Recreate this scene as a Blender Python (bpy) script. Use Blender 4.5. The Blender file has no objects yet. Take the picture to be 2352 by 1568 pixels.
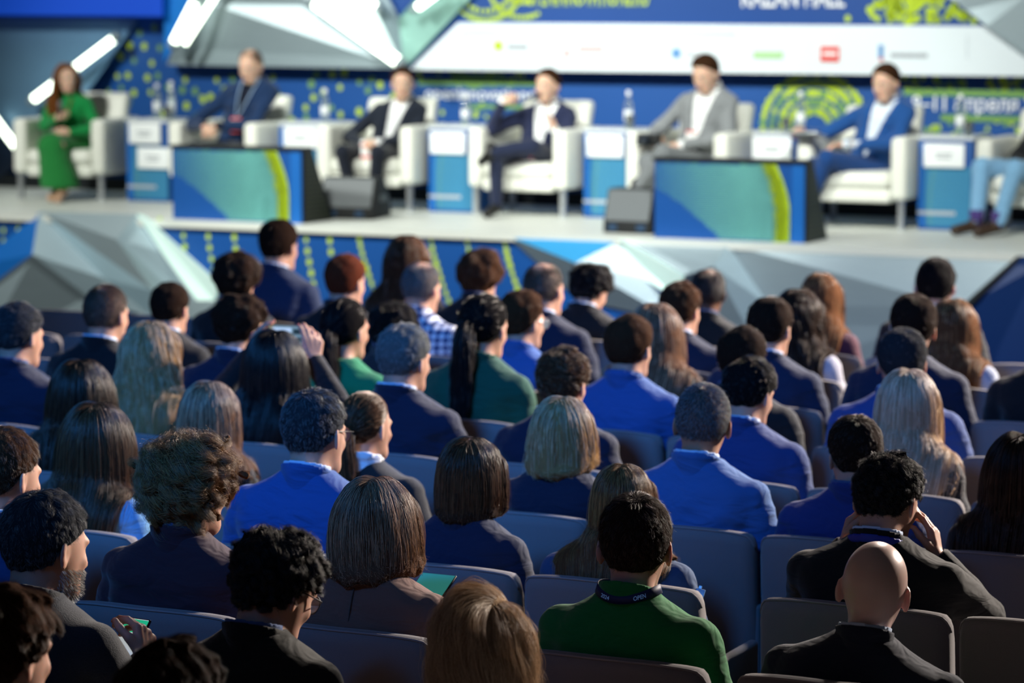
import bpy, math, random
import numpy as np
from mathutils import Matrix, Vector, Euler

# ------------------------------------------------------------------ camera, world, lights, exposure
SC = bpy.context.scene
COL = SC.collection
FPX, CW, CH = 6500.0, 2352, 1568
HCAM = 2.47
PITCH = math.atan(784 / FPX)
TH = math.radians(25.5)                      # the rows and the stage front run this much across the view
CT, ST = math.cos(TH), math.sin(TH)
def W(s, q, z=0.0):                          # hall frame (along the rows, towards the stage, up) -> world
    return Vector((s * CT + q * ST, -s * ST + q * CT, z))
def srgb(h):
    if isinstance(h, str):
        h = h.lstrip('#'); c = [int(h[i:i + 2], 16) / 255 for i in (0, 2, 4)]
    else:
        c = h
    return tuple((x / 12.92 if x <= 0.04045 else ((x + 0.055) / 1.055) ** 2.4) for x in c) + (1.0,)

cam_d = bpy.data.cameras.new('camera'); cam = bpy.data.objects.new('camera', cam_d); COL.objects.link(cam)
cam_d.sensor_width = 36.0; cam_d.lens = FPX / CW * 36.0
cam_d.clip_start = 0.1; cam_d.clip_end = 100
cam.location = (0, 0, HCAM); cam.rotation_euler = (math.pi / 2 - PITCH, 0, 0)
cam_d.dof.use_dof = True; cam_d.dof.focus_distance = 7.3; cam_d.dof.aperture_fstop = 3.0
SC.camera = cam
vs = SC.view_settings
vs.view_transform = 'Standard'; vs.look = 'None'; vs.gamma = 1.0; vs.exposure = 0.0; vs.use_curve_mapping = False

world = bpy.data.worlds.new('hall_air'); SC.world = world; world.use_nodes = True
bg = world.node_tree.nodes['Background']; bg.inputs[0].default_value = (0.80, 0.84, 1.0, 1); bg.inputs[1].default_value = 0.026

def spot(name, loc, target, watts, color, angle, blend=0.5, size=0.25):
    d = bpy.data.lights.new(name, 'SPOT'); d.energy = watts; d.color = color
    d.spot_size = math.radians(angle); d.spot_blend = blend; d.shadow_soft_size = size
    o = bpy.data.objects.new(name, d); COL.objects.link(o); o.location = loc
    o.rotation_euler = (Vector(target) - Vector(loc)).to_track_quat('-Z', 'Y').to_euler()
    return o
# front-of-house wash on the stage
for s_, t_ in ((-12.5, -10.8), (-8.6, -8.4), (-4.6, -6.0)):
    spot('stage_wash_light', W(s_, 12.0, 5.6), W(t_, 18.3, 1.4), 1900, (0.97, 1.0, 0.92), 52, 0.6, 0.35)
# truss lamps above the stage that shine back over the audience, mostly from its right
spot('truss_back_light', W(2.2, 18.6, 5.0), W(-4.8, 10.0, 1.1), 20000, (1.0, 0.87, 0.75), 48, 0.7, 0.3)
spot('truss_back_light', W(-4.5, 18.4, 6.2), W(-4.4, 9.6, 1.0), 4200, (1.0, 0.88, 0.78), 46, 0.7, 0.3)
# blue house light high behind the camera
spot('blue_house_light', (-4.2, -0.5, 9.5), (-0.5, 11.0, 1.0), 8200, (0.04, 0.31, 1.0), 26, 0.9, 0.8)

# ------------------------------------------------------------------ helpers
def ray(px, py):
    f = Vector((0, math.cos(PITCH), -math.sin(PITCH))); u = Vector((0, math.sin(PITCH), math.cos(PITCH)))
    return (f * FPX + Vector((1, 0, 0)) * (px - CW / 2) + u * (CH / 2 - py))
CAMP = Vector((0, 0, HCAM))
def on_q(px, py, q):                         # the point of the hall plane q = const seen at a pixel of the photo -> (s, z)
    r = ray(px, py); rq = r.x * ST + r.y * CT; rs = r.x * CT - r.y * ST
    t = q / rq
    return rs * t, HCAM + r.z * t
def on_z(px, py, z):
    r = ray(px, py); t = (z - HCAM) / r.z
    p = CAMP + r * t
    return p.x * CT - p.y * ST, p.x * ST + p.y * CT

MATS = {}
def nd(nt, t, **k):
    n = nt.nodes.new(t)
    for a, v in k.items(): setattr(n, a, v)
    return n
def mat(name, color, rough=0.6, metal=0.0, var=0.12, scale=40.0, bump=0.0, emit=None, estr=0.0, sss=0.0, spec=0.4, trans=0.0, sheen=0.0, coat=0.0, stretch=(1, 1, 1), folds=0.0):
    if name in MATS: return MATS[name]
    m = bpy.data.materials.new(name); m.use_nodes = True; nt = m.node_tree
    b = nt.nodes['Principled BSDF']; col = srgb(color) if isinstance(color, str) else tuple(color) + (1.0,)
    tc = nd(nt, 'ShaderNodeTexCoord'); mp = nd(nt, 'ShaderNodeMapping'); mp.inputs['Scale'].default_value = stretch
    nt.links.new(tc.outputs['Object'], mp.inputs['Vector'])
    nz = nd(nt, 'ShaderNodeTexNoise'); nz.inputs['Scale'].default_value = scale; nz.inputs['Detail'].default_value = 3
    nt.links.new(mp.outputs[0], nz.inputs['Vector'])
    mr = nd(nt, 'ShaderNodeMapRange'); mr.inputs[3].default_value = 1 - var; mr.inputs[4].default_value = 1 + var
    nt.links.new(nz.outputs['Fac'], mr.inputs[0])
    mx = nd(nt, 'ShaderNodeVectorMath', operation='SCALE'); mx.inputs[0].default_value = col[:3]
    nt.links.new(mr.outputs[0], mx.inputs['Scale']); nt.links.new(mx.outputs[0], b.inputs['Base Color'])
    b.inputs['Roughness'].default_value = rough; b.inputs['Metallic'].default_value = metal
    b.inputs['Specular IOR Level'].default_value = spec
    if sss: b.inputs['Subsurface Weight'].default_value = sss; b.inputs['Subsurface Radius'].default_value = (1, .22, .10); b.inputs['Subsurface Scale'].default_value = 0.015
    if trans: b.inputs['Transmission Weight'].default_value = trans
    if sheen: b.inputs['Sheen Weight'].default_value = sheen; b.inputs['Sheen Roughness'].default_value = .5
    if coat: b.inputs['Coat Weight'].default_value = coat
    if emit: b.inputs['Emission Color'].default_value = srgb(emit); b.inputs['Emission Strength'].default_value = estr
    if bump:
        bp = nd(nt, 'ShaderNodeBump'); bp.inputs['Strength'].default_value = bump; bp.inputs['Distance'].default_value = 0.004
        nt.links.new(nz.outputs['Fac'], bp.inputs['Height']); nt.links.new(bp.outputs[0], b.inputs['Normal'])
    if folds:
        n2 = nd(nt, 'ShaderNodeTexNoise'); n2.inputs['Scale'].default_value = 7; n2.inputs['Detail'].default_value = 2; n2.inputs['Distortion'].default_value = 1.2
        m2 = nd(nt, 'ShaderNodeMapping'); m2.inputs['Scale'].default_value = (1, 1, 2.4); m2.inputs['Rotation'].default_value = (.3, .5, 0)
        nt.links.new(tc.outputs['Object'], m2.inputs['Vector']); nt.links.new(m2.outputs[0], n2.inputs['Vector'])
        b2 = nd(nt, 'ShaderNodeBump'); b2.inputs['Strength'].default_value = folds; b2.inputs['Distance'].default_value = 0.03
        nt.links.new(n2.outputs['Fac'], b2.inputs['Height'])
        for l in list(nt.links):
            if l.to_socket == b.inputs['Normal']: nt.links.new(b2.outputs[0], l.from_node.inputs['Normal'])
        if not bump: nt.links.new(b2.outputs[0], b.inputs['Normal'])
    MATS[name] = m; return m

def plaid(name, a, b_, c, sc):
    m = mat(name, a, .8); nt = m.node_tree; b = nt.nodes['Principled BSDF']; tc = nd(nt, 'ShaderNodeTexCoord')
    outs = []
    for ax in ('X', 'Z'):
        w = nd(nt, 'ShaderNodeTexWave', wave_type='BANDS', bands_direction=ax); w.inputs['Scale'].default_value = sc
        nt.links.new(tc.outputs['Object'], w.inputs['Vector']); outs.append(w)
    ad = nd(nt, 'ShaderNodeMath', operation='ADD'); nt.links.new(outs[0].outputs['Fac'], ad.inputs[0]); nt.links.new(outs[1].outputs['Fac'], ad.inputs[1])
    rp = nd(nt, 'ShaderNodeValToRGB'); e = rp.color_ramp.elements
    e[0].position = .25; e[0].color = srgb(a); e[1].position = .85; e[1].color = srgb(c); n = e.new(.5); n.color = srgb(b_)
    hf = nd(nt, 'ShaderNodeMath', operation='MULTIPLY'); hf.inputs[1].default_value = .5
    nt.links.new(ad.outputs[0], hf.inputs[0]); nt.links.new(hf.outputs[0], rp.inputs[0]); nt.links.new(rp.outputs[0], b.inputs['Base Color'])
    return m

def hairbase(c1):
    return mat('hair_under_' + c1, c1, .95, var=.35, scale=60, bump=.6, spec=.05, stretch=(3, 3, .6))
def hairmat(c1, c2, rough=.38):
    key = 'hair_%s_%s' % (c1, c2)
    if key in MATS: return MATS[key]
    m = bpy.data.materials.new(key); m.use_nodes = True; nt = m.node_tree; b = nt.nodes['Principled BSDF']
    hi = nd(nt, 'ShaderNodeHairInfo'); rp = nd(nt, 'ShaderNodeValToRGB'); e = rp.color_ramp.elements
    e[0].position = .25; e[0].color = srgb(c1); e[1].position = .9; e[1].color = srgb(c2)
    nt.links.new(hi.outputs['Random'], rp.inputs[0]); nt.links.new(rp.outputs[0], b.inputs['Base Color'])
    b.inputs['Roughness'].default_value = rough; b.inputs['Specular IOR Level'].default_value = .5
    MATS[key] = m; return m

def mesh(name, V, Fq, m, parent=None, smooth=True, loc=None, rz=0.0):
    me = bpy.data.meshes.new(name)
    if isinstance(Fq, np.ndarray):
        V = np.asarray(V, np.float32); n = len(Fq); k = Fq.shape[1]
        me.vertices.add(len(V)); me.vertices.foreach_set('co', V.ravel())
        me.loops.add(n * k); me.loops.foreach_set('vertex_index', Fq.astype(np.int32).ravel())
        me.polygons.add(n); me.polygons.foreach_set('loop_start', np.arange(0, n * k, k, dtype=np.int32))
        me.update(calc_edges=True)
    else:
        me.from_pydata([tuple(v) for v in V], [], Fq); me.update()
    if smooth: me.polygons.foreach_set('use_smooth', [True] * len(me.polygons))
    if m: me.materials.append(m)
    o = bpy.data.objects.new(name, me); COL.objects.link(o)
    if parent: o.parent = parent
    if loc is not None: o.location = loc; o.rotation_euler = (0, 0, rz)
    return o
def tag(o, label=None, cat=None, group=None, kind=None):
    if label: o['label'] = label
    if cat: o['category'] = cat
    if group: o['group'] = group
    if kind: o['kind'] = kind
    return o
def empty(name, loc, rz=0.0, sc=1.0):
    o = bpy.data.objects.new(name, None); COL.objects.link(o); o.location = loc; o.rotation_euler = (0, 0, rz)
    o.scale = (sc, sc, sc); o.empty_display_size = .1
    return o
def copy_tree(o, parent=None):
    c = o.copy(); COL.objects.link(c); c.parent = parent
    for ch in o.children: copy_tree(ch, c)
    return c

class MB:                                    # collects solid shapes, builds one mesh
    def __init__(s): s.V = []; s.F = []
    def add(s, V, F):
        n = len(s.V); s.V += [tuple(v) for v in V]; s.F += [[i + n for i in f] for f in F]; return s
    def box(s, x0, x1, y0, y1, z0, z1, b=0.0):
        if b <= 0:
            V = [(x, y, z) for z in (z0, z1) for x, y in ((x0, y0), (x1, y0), (x1, y1), (x0, y1))]
            return s.add(V, [[0, 3, 2, 1], [4, 5, 6, 7], [0, 1, 5, 4], [1, 2, 6, 5], [2, 3, 7, 6], [3, 0, 4, 7]])
        V = []; idx = {}
        lo, hi = (x0, y0, z0), (x1, y1, z1)
        for sx in (0, 1):
            for sy in (0, 1):
                for sz in (0, 1):
                    sg = (sx, sy, sz); p = [hi[i] if sg[i] else lo[i] for i in range(3)]; q = [(hi[i] - b) if sg[i] else (lo[i] + b) for i in range(3)]
                    for a in range(3):
                        v = list(q); v[a] = p[a]; idx[(sg, a)] = len(V); V.append(tuple(v))
        F = []
        def sgn(a, va, o1, v1, o2, v2):
            t = [0, 0, 0]; t[a] = va; t[o1] = v1; t[o2] = v2; return tuple(t)
        for a in range(3):
            o1, o2 = (a + 1) % 3, (a + 2) % 3
            for va in (0, 1):
                f = [idx[(sgn(a, va, o1, i, o2, j), a)] for i, j in ((0, 0), (1, 0), (1, 1), (0, 1))]
                F.append(f if va else f[::-1])
        for a in range(3):
            o1, o2 = (a + 1) % 3, (a + 2) % 3
            for i in (0, 1):
                for j in (0, 1):
                    s0, s1 = sgn(a, 0, o1, i, o2, j), sgn(a, 1, o1, i, o2, j)
                    f = [idx[(s0, o1)], idx[(s1, o1)], idx[(s1, o2)], idx[(s0, o2)]]
                    F.append(f if (i ^ j) == 0 else f[::-1])
        for sg in [(x, y, z) for x in (0, 1) for y in (0, 1) for z in (0, 1)]:
            f = [idx[(sg, 0)], idx[(sg, 1)], idx[(sg, 2)]]
            F.append(f if sum(sg) % 2 else f[::-1])
        return s.add(V, F)
    def tube(s, pts, r, n=8, cap=True):
        pts = [Vector(p) for p in pts]; rs = r if isinstance(r, (list, tuple)) else [r] * len(pts)
        V = []; F = []
        t0 = (pts[1] - pts[0]).normalized(); a = t0.orthogonal().normalized()
        for i, p in enumerate(pts):
            t = (pts[min(i + 1, len(pts) - 1)] - pts[max(i - 1, 0)]).normalized()
            a = (a - t * a.dot(t)); a = a.normalized() if a.length > 1e-6 else t.orthogonal().normalized(); b = t.cross(a)
            for k in range(n):
                g = 2 * math.pi * k / n; V.append(p + (a * math.cos(g) + b * math.sin(g)) * rs[i])
        for i in range(len(pts) - 1):
            for k in range(n):
                k2 = (k + 1) % n; F.append([i * n + k, i * n + k2, (i + 1) * n + k2, (i + 1) * n + k])
        if cap: F += [list(range(n))[::-1], [(len(pts) - 1) * n + k for k in range(n)]]
        return s.add(V, F)
    def lathe(s, prof, n=14, c=(0, 0, 0)):
        V = []; F = []
        for r, z in prof:
            for k in range(n):
                g = 2 * math.pi * k / n; V.append((c[0] + r * math.cos(g), c[1] + r * math.sin(g), c[2] + z))
        for i in range(len(prof) - 1):
            for k in range(n):
                k2 = (k + 1) % n; F.append([i * n + k, i * n + k2, (i + 1) * n + k2, (i + 1) * n + k])
        F += [list(range(n))[::-1], [(len(prof) - 1) * n + k for k in range(n)]]
        return s.add(V, F)
    def prism(s, poly, d):                   # poly: 3D points of one face, d: extrusion vector
        n = len(poly); d = Vector(d); P = [Vector(p) for p in poly]
        return s.add(P + [p + d for p in P], [list(range(n)), [n + k for k in range(n)][::-1]] + [[(k + 1) % n, k, n + k, n + (k + 1) % n] for k in range(n)])
    def build(s, name, m, parent=None, smooth=False, loc=None, rz=0.0):
        return mesh(name, s.V, s.F, m, parent, smooth, loc, rz)

# ---- implicit surfaces: evaluate on a grid near the surface, then surface nets
def nets(vals, lo, h, iso=0.0):
    v = vals - iso; s = v < 0
    nx, ny, nz = v.shape
    c = np.zeros((nx - 1, ny - 1, nz - 1), np.int8)
    for i in (0, 1):
        for j in (0, 1):
            for k in (0, 1): c += s[i:nx - 1 + i, j:ny - 1 + j, k:nz - 1 + k]
    act = (c > 0) & (c < 8); I = np.argwhere(act)
    if len(I) == 0: return np.zeros((0, 3)), np.zeros((0, 4), int)
    idx = -np.ones(act.shape, np.int64); idx[act] = np.arange(len(I))
    acc = np.zeros((len(I), 3)); cnt = np.zeros(len(I))
    cor = [(i, j, k) for i in (0, 1) for j in (0, 1) for k in (0, 1)]
    cv = {q: v[I[:, 0] + q[0], I[:, 1] + q[1], I[:, 2] + q[2]] for q in cor}
    for a in range(3):
        for q in cor:
            if q[a]: continue
            q2 = list(q); q2[a] = 1; q2 = tuple(q2)
            A, B = cv[q], cv[q2]; mk = (A < 0) != (B < 0)
            t = A[mk] / (A[mk] - B[mk]); p = np.tile(np.array(q, float), (mk.sum(), 1)); p[:, a] = t
            acc[mk] += p; cnt[mk] += 1
    V = np.asarray(lo) + (I + acc / cnt[:, None]) * h
    Q = []
    for a in range(3):
        b, c2 = (a + 1) % 3, (a + 2) % 3
        sl0 = [slice(None)] * 3; sl1 = [slice(None)] * 3; sl0[a] = slice(0, -1); sl1[a] = slice(1, None)
        d0, d1 = s[tuple(sl0)], s[tuple(sl1)]
        E = np.argwhere(d0 != d1); E = E[(E[:, b] > 0) & (E[:, c2] > 0) & (E[:, b] < v.shape[b] - 1) & (E[:, c2] < v.shape[c2] - 1)]
        neg = d0[E[:, 0], E[:, 1], E[:, 2]]
        def cell(db, dc):
            K = E.copy(); K[:, b] -= db; K[:, c2] -= dc; return idx[K[:, 0], K[:, 1], K[:, 2]]
        q = np.stack([cell(1, 1), cell(0, 1), cell(0, 0), cell(1, 0)], 1)
        q[~neg] = q[~neg][:, ::-1]; Q.append(q)
    return V, np.concatenate(Q)
def polygonize(f, lo, hi, h, slack=1.5):
    lo = np.asarray(lo, float); hi = np.asarray(hi, float); C = 5
    n = np.ceil((hi - lo) / h / C).astype(int); N = n * C + 1
    g = [lo[i] + (np.arange(n[i]) + .5) * C * h for i in range(3)]
    G = np.stack(np.meshgrid(*g, indexing='ij'), -1).reshape(-1, 3)
    dc = f(G).reshape(n); keep = np.abs(dc) < C * h * .9 * slack
    vals = np.empty(N, np.float32); big = np.repeat(np.repeat(np.repeat(dc, C, 0), C, 1), C, 2)
    vals[:-1, :-1, :-1] = big; vals[-1] = 1; vals[:, -1] = 1; vals[:, :, -1] = 1
    vals = np.where(np.abs(vals) < 1e-6, 1e-6, vals)
    m = np.zeros(N, bool); kb = np.repeat(np.repeat(np.repeat(keep, C, 0), C, 1), C, 2)
    for i in (0, 1):
        for j in (0, 1):
            for k in (0, 1): m[i:N[0] - 1 + i, j:N[1] - 1 + j, k:N[2] - 1 + k] |= kb
    I = np.argwhere(m); vals[m] = f(lo + I * h)
    vals[0] = vals[-1] = 1; vals[:, 0] = vals[:, -1] = 1; vals[:, :, 0] = vals[:, :, -1] = 1
    return nets(vals, lo, h)
def smin(a, b, k):
    hh = np.clip(.5 + .5 * (b - a) / k, 0, 1); return b + (a - b) * hh - k * hh * (1 - hh)
def smax(a, b, k): return -smin(-a, -b, k)
def rc(P, a, b, r1, r2=None):
    r2 = r1 if r2 is None else r2; a = np.asarray(a, float); b = np.asarray(b, float); ba = b - a
    t = np.clip((P - a) @ ba / max(ba @ ba, 1e-9), 0, 1)
    return np.linalg.norm(P - a - t[:, None] * ba, axis=1) - (r1 + (r2 - r1) * t)
def ell(P, c, r):
    p = P - np.asarray(c, float); r = np.asarray(r, float)
    k0 = np.linalg.norm(p / r, axis=1); k1 = np.linalg.norm(p / (r * r), axis=1) + 1e-9
    return k0 * (k0 - 1) / k1
def near(P, f, lo, hi, pad=.06):             # evaluate f only close to its box, elsewhere the distance to the box
    lo = np.asarray(lo) - pad; hi = np.asarray(hi) + pad
    d = np.linalg.norm(np.maximum(np.maximum(lo - P, P - hi), 0), axis=1) + pad * .8
    m = np.all((P > lo) & (P < hi), axis=1)
    if m.any(): d[m] = f(P[m])
    return d
def n3(P, sc, seed=0):                       # cheap smooth noise
    r = np.random.RandomState(seed); o = np.zeros(len(P))
    for i in range(5):
        w = r.normal(size=3) * sc; o += np.sin(P @ w + r.uniform(0, 6.28))
    return o / 5
# ------------------------------------------------------------------ people
SKC, SKR = np.array((0, -.008, .02)), np.array((.079, .099, .097))     # scalp ellipsoid in the head's frame
def rotm(yaw, pitch, roll):                  # degrees; yaw > 0 turns left, pitch > 0 looks down, roll > 0 tilts to the right
    return np.array(Euler((-math.radians(pitch), math.radians(roll), math.radians(yaw)), 'YXZ').to_matrix())
TZ = np.array([.36, .55, .70, .82, .90, .94, .97, 1.0, 1.025, 1.05, 1.08])
TWJ = np.array([.170, .165, .172, .188, .203, .208, .193, .150, .106, .076, .064])   # jacket: square shoulders
TWS = np.array([.160, .155, .162, .178, .190, .190, .174, .136, .098, .072, .062])   # shirt, knit: sloping
TR = np.array([.140, .125, .120, .117, .108, .097, .086, .072, .064, .060, .058])

class Pose:
    def __init__(s, yaw=0, pitch=6, roll=0, lean=.04, side=0.0, hunch=0.0, width=1.0, kind='jacket', fat=0.0, arms=None, legs=None, hands=None, dip=(0, 0), hip=.47, seed=0, hs=1.0):
        s.hs = hs
        s.lean, s.side, s.hunch, s.width, s.kind, s.fat, s.seed, s.dip = lean, side, hunch, width, kind, fat, seed, dip
        s.R = rotm(yaw, pitch, roll)
        nb = np.array((s.xc(1.03), s.yc(1.03), 1.03)); R2 = rotm(yaw * .3, pitch * .8, roll * .8)
        s.nb = nb; s.hc = nb + R2 @ np.array((0, .038, .118)) * (1 + (hs - 1) * .6)
        w = .205 * width
        s.sh = [np.array((sg * (w - .03) + s.xc(.93), s.yc(.93), .925 - s.dip[0 if sg < 0 else 1])) for sg in (-1, 1)]
        arms = arms or {}; hands = hands or {}
        s.el, s.wr, s.hd = [], [], []
        for k, sg in enumerate((-1, 1)):
            e, wv = arms.get(sg, ((sg * (w + .045), .03 + lean * .2, .68), (sg * .10, .28, .60)))
            s.el.append(np.array(e, float)); s.wr.append(np.array(wv, float))
            s.hd.append(hands.get(sg, ((-sg * .65, .75, -.1), (0, -.1, -1), .35)))
        s.hip = hip
        s.legs = legs or {sg: ((sg * .095, .02, hip), (sg * .13, .44, hip + .03), (sg * .13, .42, .10), (sg * .15, .55, .04)) for sg in (-1, 1)}
    def yc(s, z): return s.lean * (z - .5) + s.hunch * np.clip(z - .75, 0, 1) ** 2
    def xc(s, z): return s.side * (z - .5)
    def torso(s, P, off=0.0, cut=None, k=1.0):
        z = P[:, 2]; x = P[:, 0] - s.xc(z); y = P[:, 1] - s.yc(z)
        if s.dip != (0, 0):
            sh = np.where(x < 0, s.dip[0], s.dip[1]) * np.clip(np.abs(x) / .15, 0, 1); z = z + sh * np.clip((z - .7) / .2, 0, 1)
        tw = (TWJ if s.kind == 'jacket' else TWS)
        w = np.interp(z, TZ, tw) * (s.width * k + (1 - s.width * k) * np.clip((z - .98) / .07, 0, 1)) ; r = np.interp(z, TZ, TR)
        w = w + s.fat * np.clip((.9 - z) / .2, 0, 1); r = r + s.fat * np.clip((.9 - z) / .2, 0, 1)
        dx = np.maximum(np.abs(x) - np.maximum(w - r, 0), 0)
        d = (np.sqrt(dx * dx + y * y) - r) * .8 + off
        top = 1.05 if cut is None else cut
        return np.maximum(np.maximum(d, z - top), .38 - z)
    def sleeves(s, P, off=0.0, fore=True):
        d = np.full(len(P), 9.0)
        for k in (0, 1):
            d = np.minimum(d, rc(P, s.sh[k], s.el[k], .064 - off, .052 - off))
            if fore: d = smin(d, rc(P, s.el[k], s.wr[k], .052 - off, .040 - off), .02)
        return d

def hand_prims(w, f, n, curl, sg):
    f = np.array(f, float); f /= np.linalg.norm(f); n = np.array(n, float); n -= f * (n @ f); n /= np.linalg.norm(n)
    sd = np.cross(f, n) * sg                 # towards the thumb
    pr = []
    L = [(.034, .078, .040, .024, .020), (.012, .082, .045, .028, .022), (-.011, .078, .042, .026, .021), (-.032, .070, .033, .020, .018)]
    for i, (o, m, a, b, c) in enumerate(L):
        k = w + sd * o + f * m; pr.append((w + sd * o * .5 + f * .005, k, .016, .0125))
        p, ang = k, curl * .5
        for j, ln in enumerate((a, b, c)):
            ang += curl * (.55 + .1 * i); q = p + (f * math.cos(ang) + n * math.sin(ang)) * ln
            pr.append((p, q, .0098 - .0009 * j, .0092 - .0012 * j)); p = q
    t0 = w + sd * .018 + f * .018; t1 = t0 + (sd * .72 + f * .62 + n * .25) * .046; t2 = t1 + (sd * .35 + f * .8 + n * .35 * (1 + curl)) * .034; t3 = t2 + (f * .85 + n * .3 * (1 + curl) + sd * .05) * .026
    pr += [(t0, t1, .016, .0125), (t1, t2, .0115, .0105), (t2, t3, .0105, .0085)]
    return pr
def hand_sdf(P, pr):
    d = np.full(len(P), 9.0)
    for a, b, r1, r2 in pr: d = smin(d, rc(P, a, b, r1, r2), .005)
    return d
EARC = (-.010, -.014)
def head_sdf(Q, fem=False, beard=0.0):
    d = ell(Q, (0, -.008, .02), (.076, .096, .094))
    d = smin(d, ell(Q, (0, .028, -.038), (.060 if not fem else .056, .066, .084)), .03)
    d = smin(d, rc(Q, (-.018, .066, -.094), (.018, .066, -.094), .022), .03)
    d = smin(d, ell(Q, (0, .080, .016), (.050, .016, .012)), .016)
    d = smin(d, ell(Q, (0, .074, -.03), (.052, .018, .022)), .02)
    d = smin(d, rc(Q, (0, .092, .004), (0, .113, -.036), .008, .0125), .012)
    d = smin(d, ell(Q, (0, .091, -.066), (.024, .010, .009)), .008)
    for sg in (-1, 1):
        d = smax(d, -ell(Q, (sg * .031, .100, .0), (.016, .013, .010)), .010)
        E = Q - np.array((sg * .079, EARC[0], EARC[1])); a = math.radians(28) * sg
        e = np.stack([E[:, 0] * math.cos(a) + E[:, 1] * math.sin(a), -E[:, 0] * math.sin(a) + E[:, 1] * math.cos(a), E[:, 2]], 1)
        er = ell(e, (0, 0, 0), (.0062, .019, .032)); er = smax(er, -ell(e, (sg * .008, .003, .004), (.006, .011, .018)), .004)
        d = smin(d, er, .006)
    return d
def body_mesh(ps, h, fem=False, show_hands=True):
    R, c = ps.R, ps.hc; Rt = R
    prs = [hand_prims(ps.wr[k], *ps.hd[k], sg) for k, sg in enumerate((-1, 1))] if show_hands else []
    hb = []
    for pr in prs:
        A = np.array([q for p in pr for q in p[:2]]); hb.append((A.min(0) - .03, A.max(0) + .03))
    nk0 = np.array((ps.xc(.99), ps.yc(.99) - .005, .985)); nk1 = c + R @ np.array((0, -.025, -.045))
    nr = .055 if not fem else .047
    def f(P):
        d = ps.torso(P, .022, cut=1.03)
        d = smin(d, near(P, lambda X: rc(X, nk0, nk1, nr + .006, nr), np.minimum(nk0, nk1) - .07, np.maximum(nk0, nk1) + .07), .03)
        d = smin(d, near(P, lambda X: head_sdf((X - c) @ Rt / ps.hs, fem) * ps.hs, c - .15, c + .15), .018)
        for k in (0, 1):
            d = np.minimum(d, rc(P, ps.sh[k], ps.el[k], .040, .034))
            if prs:
                d = smin(d, rc(P, ps.el[k], ps.wr[k], .034, .025), .02)
                d = smin(d, near(P, lambda X: hand_sdf(X, prs[k]), *hb[k]), .012)
        return d
    pts = np.array([c + .17, c - .17] + ps.sh + ps.el + (ps.wr if prs else []) + [x for b in hb for x in b])
    lo = np.minimum(pts.min(0), (-.22, -.16, .70 if not prs else .5)) - .05; hi = np.maximum(pts.max(0), (.22, .16, 1.0)) + .05
    return polygonize(f, lo, hi, h)
def jacket_mesh(ps, h, open_v=0.0, hem=.42, short=False, off=0.0, wr=1.0, cut=1.045):
    def f(P):
        d = ps.torso(P, off, cut=cut); d = np.maximum(d, hem - P[:, 2])
        a = ps.sleeves(P, off, fore=not short); sm_ = .0035 * np.exp(-((d - a) / .010) ** 2) * (ps.kind == 'jacket') * (P[:, 2] > .78); d = smin(d, a, .028) + sm_
        S = P * np.array((1, 1, 2.2)); d = d + wr * (.0070 * n3(S, 15, ps.seed) + .0040 * n3(S, 36, ps.seed + 5)) * np.clip((1.0 - P[:, 2]) / .08, .15, 1)
        if open_v:
            wv = .012 + open_v * np.clip((P[:, 2] - .60) / .42, 0, 1) ** 1.1
            d = smax(d, -np.maximum(np.abs(P[:, 0] - ps.xc(P[:, 2])) - wv, .03 - (P[:, 1] - ps.yc(P[:, 2]))), .006)
        if prw:                                # hollow cuff end
            for k in (0, 1):
                ax = ps.wr[k] - ps.el[k]; ax = ax / np.linalg.norm(ax); t = (P - ps.wr[k]) @ ax
                nearw = np.linalg.norm(P - ps.wr[k], axis=1) < .07
                d = np.where(nearw, np.maximum(d, t - .006), d)
        return d
    prw = not short
    pts = np.array(ps.sh + ps.el + ([] if short else ps.wr)); 
    lo = np.minimum(pts.min(0), (-.24, -.17, hem + .1)) - .09; lo[2] = min(lo[2], hem - .03); hi = np.maximum(pts.max(0), (.24, .2, 1.06)) + .09
    return polygonize(f, lo, hi, h)
def collar_mesh(ps, h, rad=.070, zlo=.985, zhi=1.062, th=.006, tilt=.30, gap=0.0):
    cx, cy = ps.xc(1.03), ps.yc(1.03)
    def f(P):
        z = P[:, 2]; x = P[:, 0] - cx; y = P[:, 1] - ps.yc(z) + .002
        fl = rad - np.clip(1.03 - z, -.05, .08) * .10
        rr = np.sqrt((x / 1.06) ** 2 + y * y)
        d = np.abs(rr - fl) - th
        zz = z + tilt * y
        d = np.maximum(d, np.maximum(zz - zhi, zlo - zz))
        if gap: d = np.maximum(d, -np.maximum(np.abs(x) - gap, -y))
        return d * .9
    return polygonize(f, (cx - .14, cy - .16, zlo - .07), (cx + .14, cy + .16, zhi + .07), h, 2)
def trousers_mesh(ps, h, skirt=False):
    def f(P):
        d = ell(P, (0, .0, ps.hip + .02), (.175, .135, .13))
        for sg in (-1, 1):
            hp, kn, an, to = [np.array(v, float) for v in ps.legs[sg]]
            d = smin(d, rc(P, hp, kn, .092, .066), .03); d = smin(d, rc(P, kn, an + np.array((0, 0, -.01)), .064, .050), .02)
        return d + .003 * n3(P * np.array((1, 1, 1.5)), 30, 3)
    pts = np.array([v for sg in (-1, 1) for v in ps.legs[sg][:3]])
    return polygonize(f, np.minimum(pts.min(0), (-.18, -.14, .3)) - .1, np.maximum(pts.max(0), (.18, .14, .6)) + .1, h)
def shoe_mesh(an, to, h):
    an = np.array(an, float); to = np.array(to, float); dr = to - an; heel = an + np.array((0, 0, -.03)) - dr * .12
    def f(P):
        d = rc(P, heel, to, .042, .036); d = smin(d, rc(P, an, an + np.array((0, 0, .03)), .043, .045), .03)
        return d
    return polygonize(f, np.minimum(heel, to) - .09, np.maximum(an, to) + .09, h)

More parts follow.
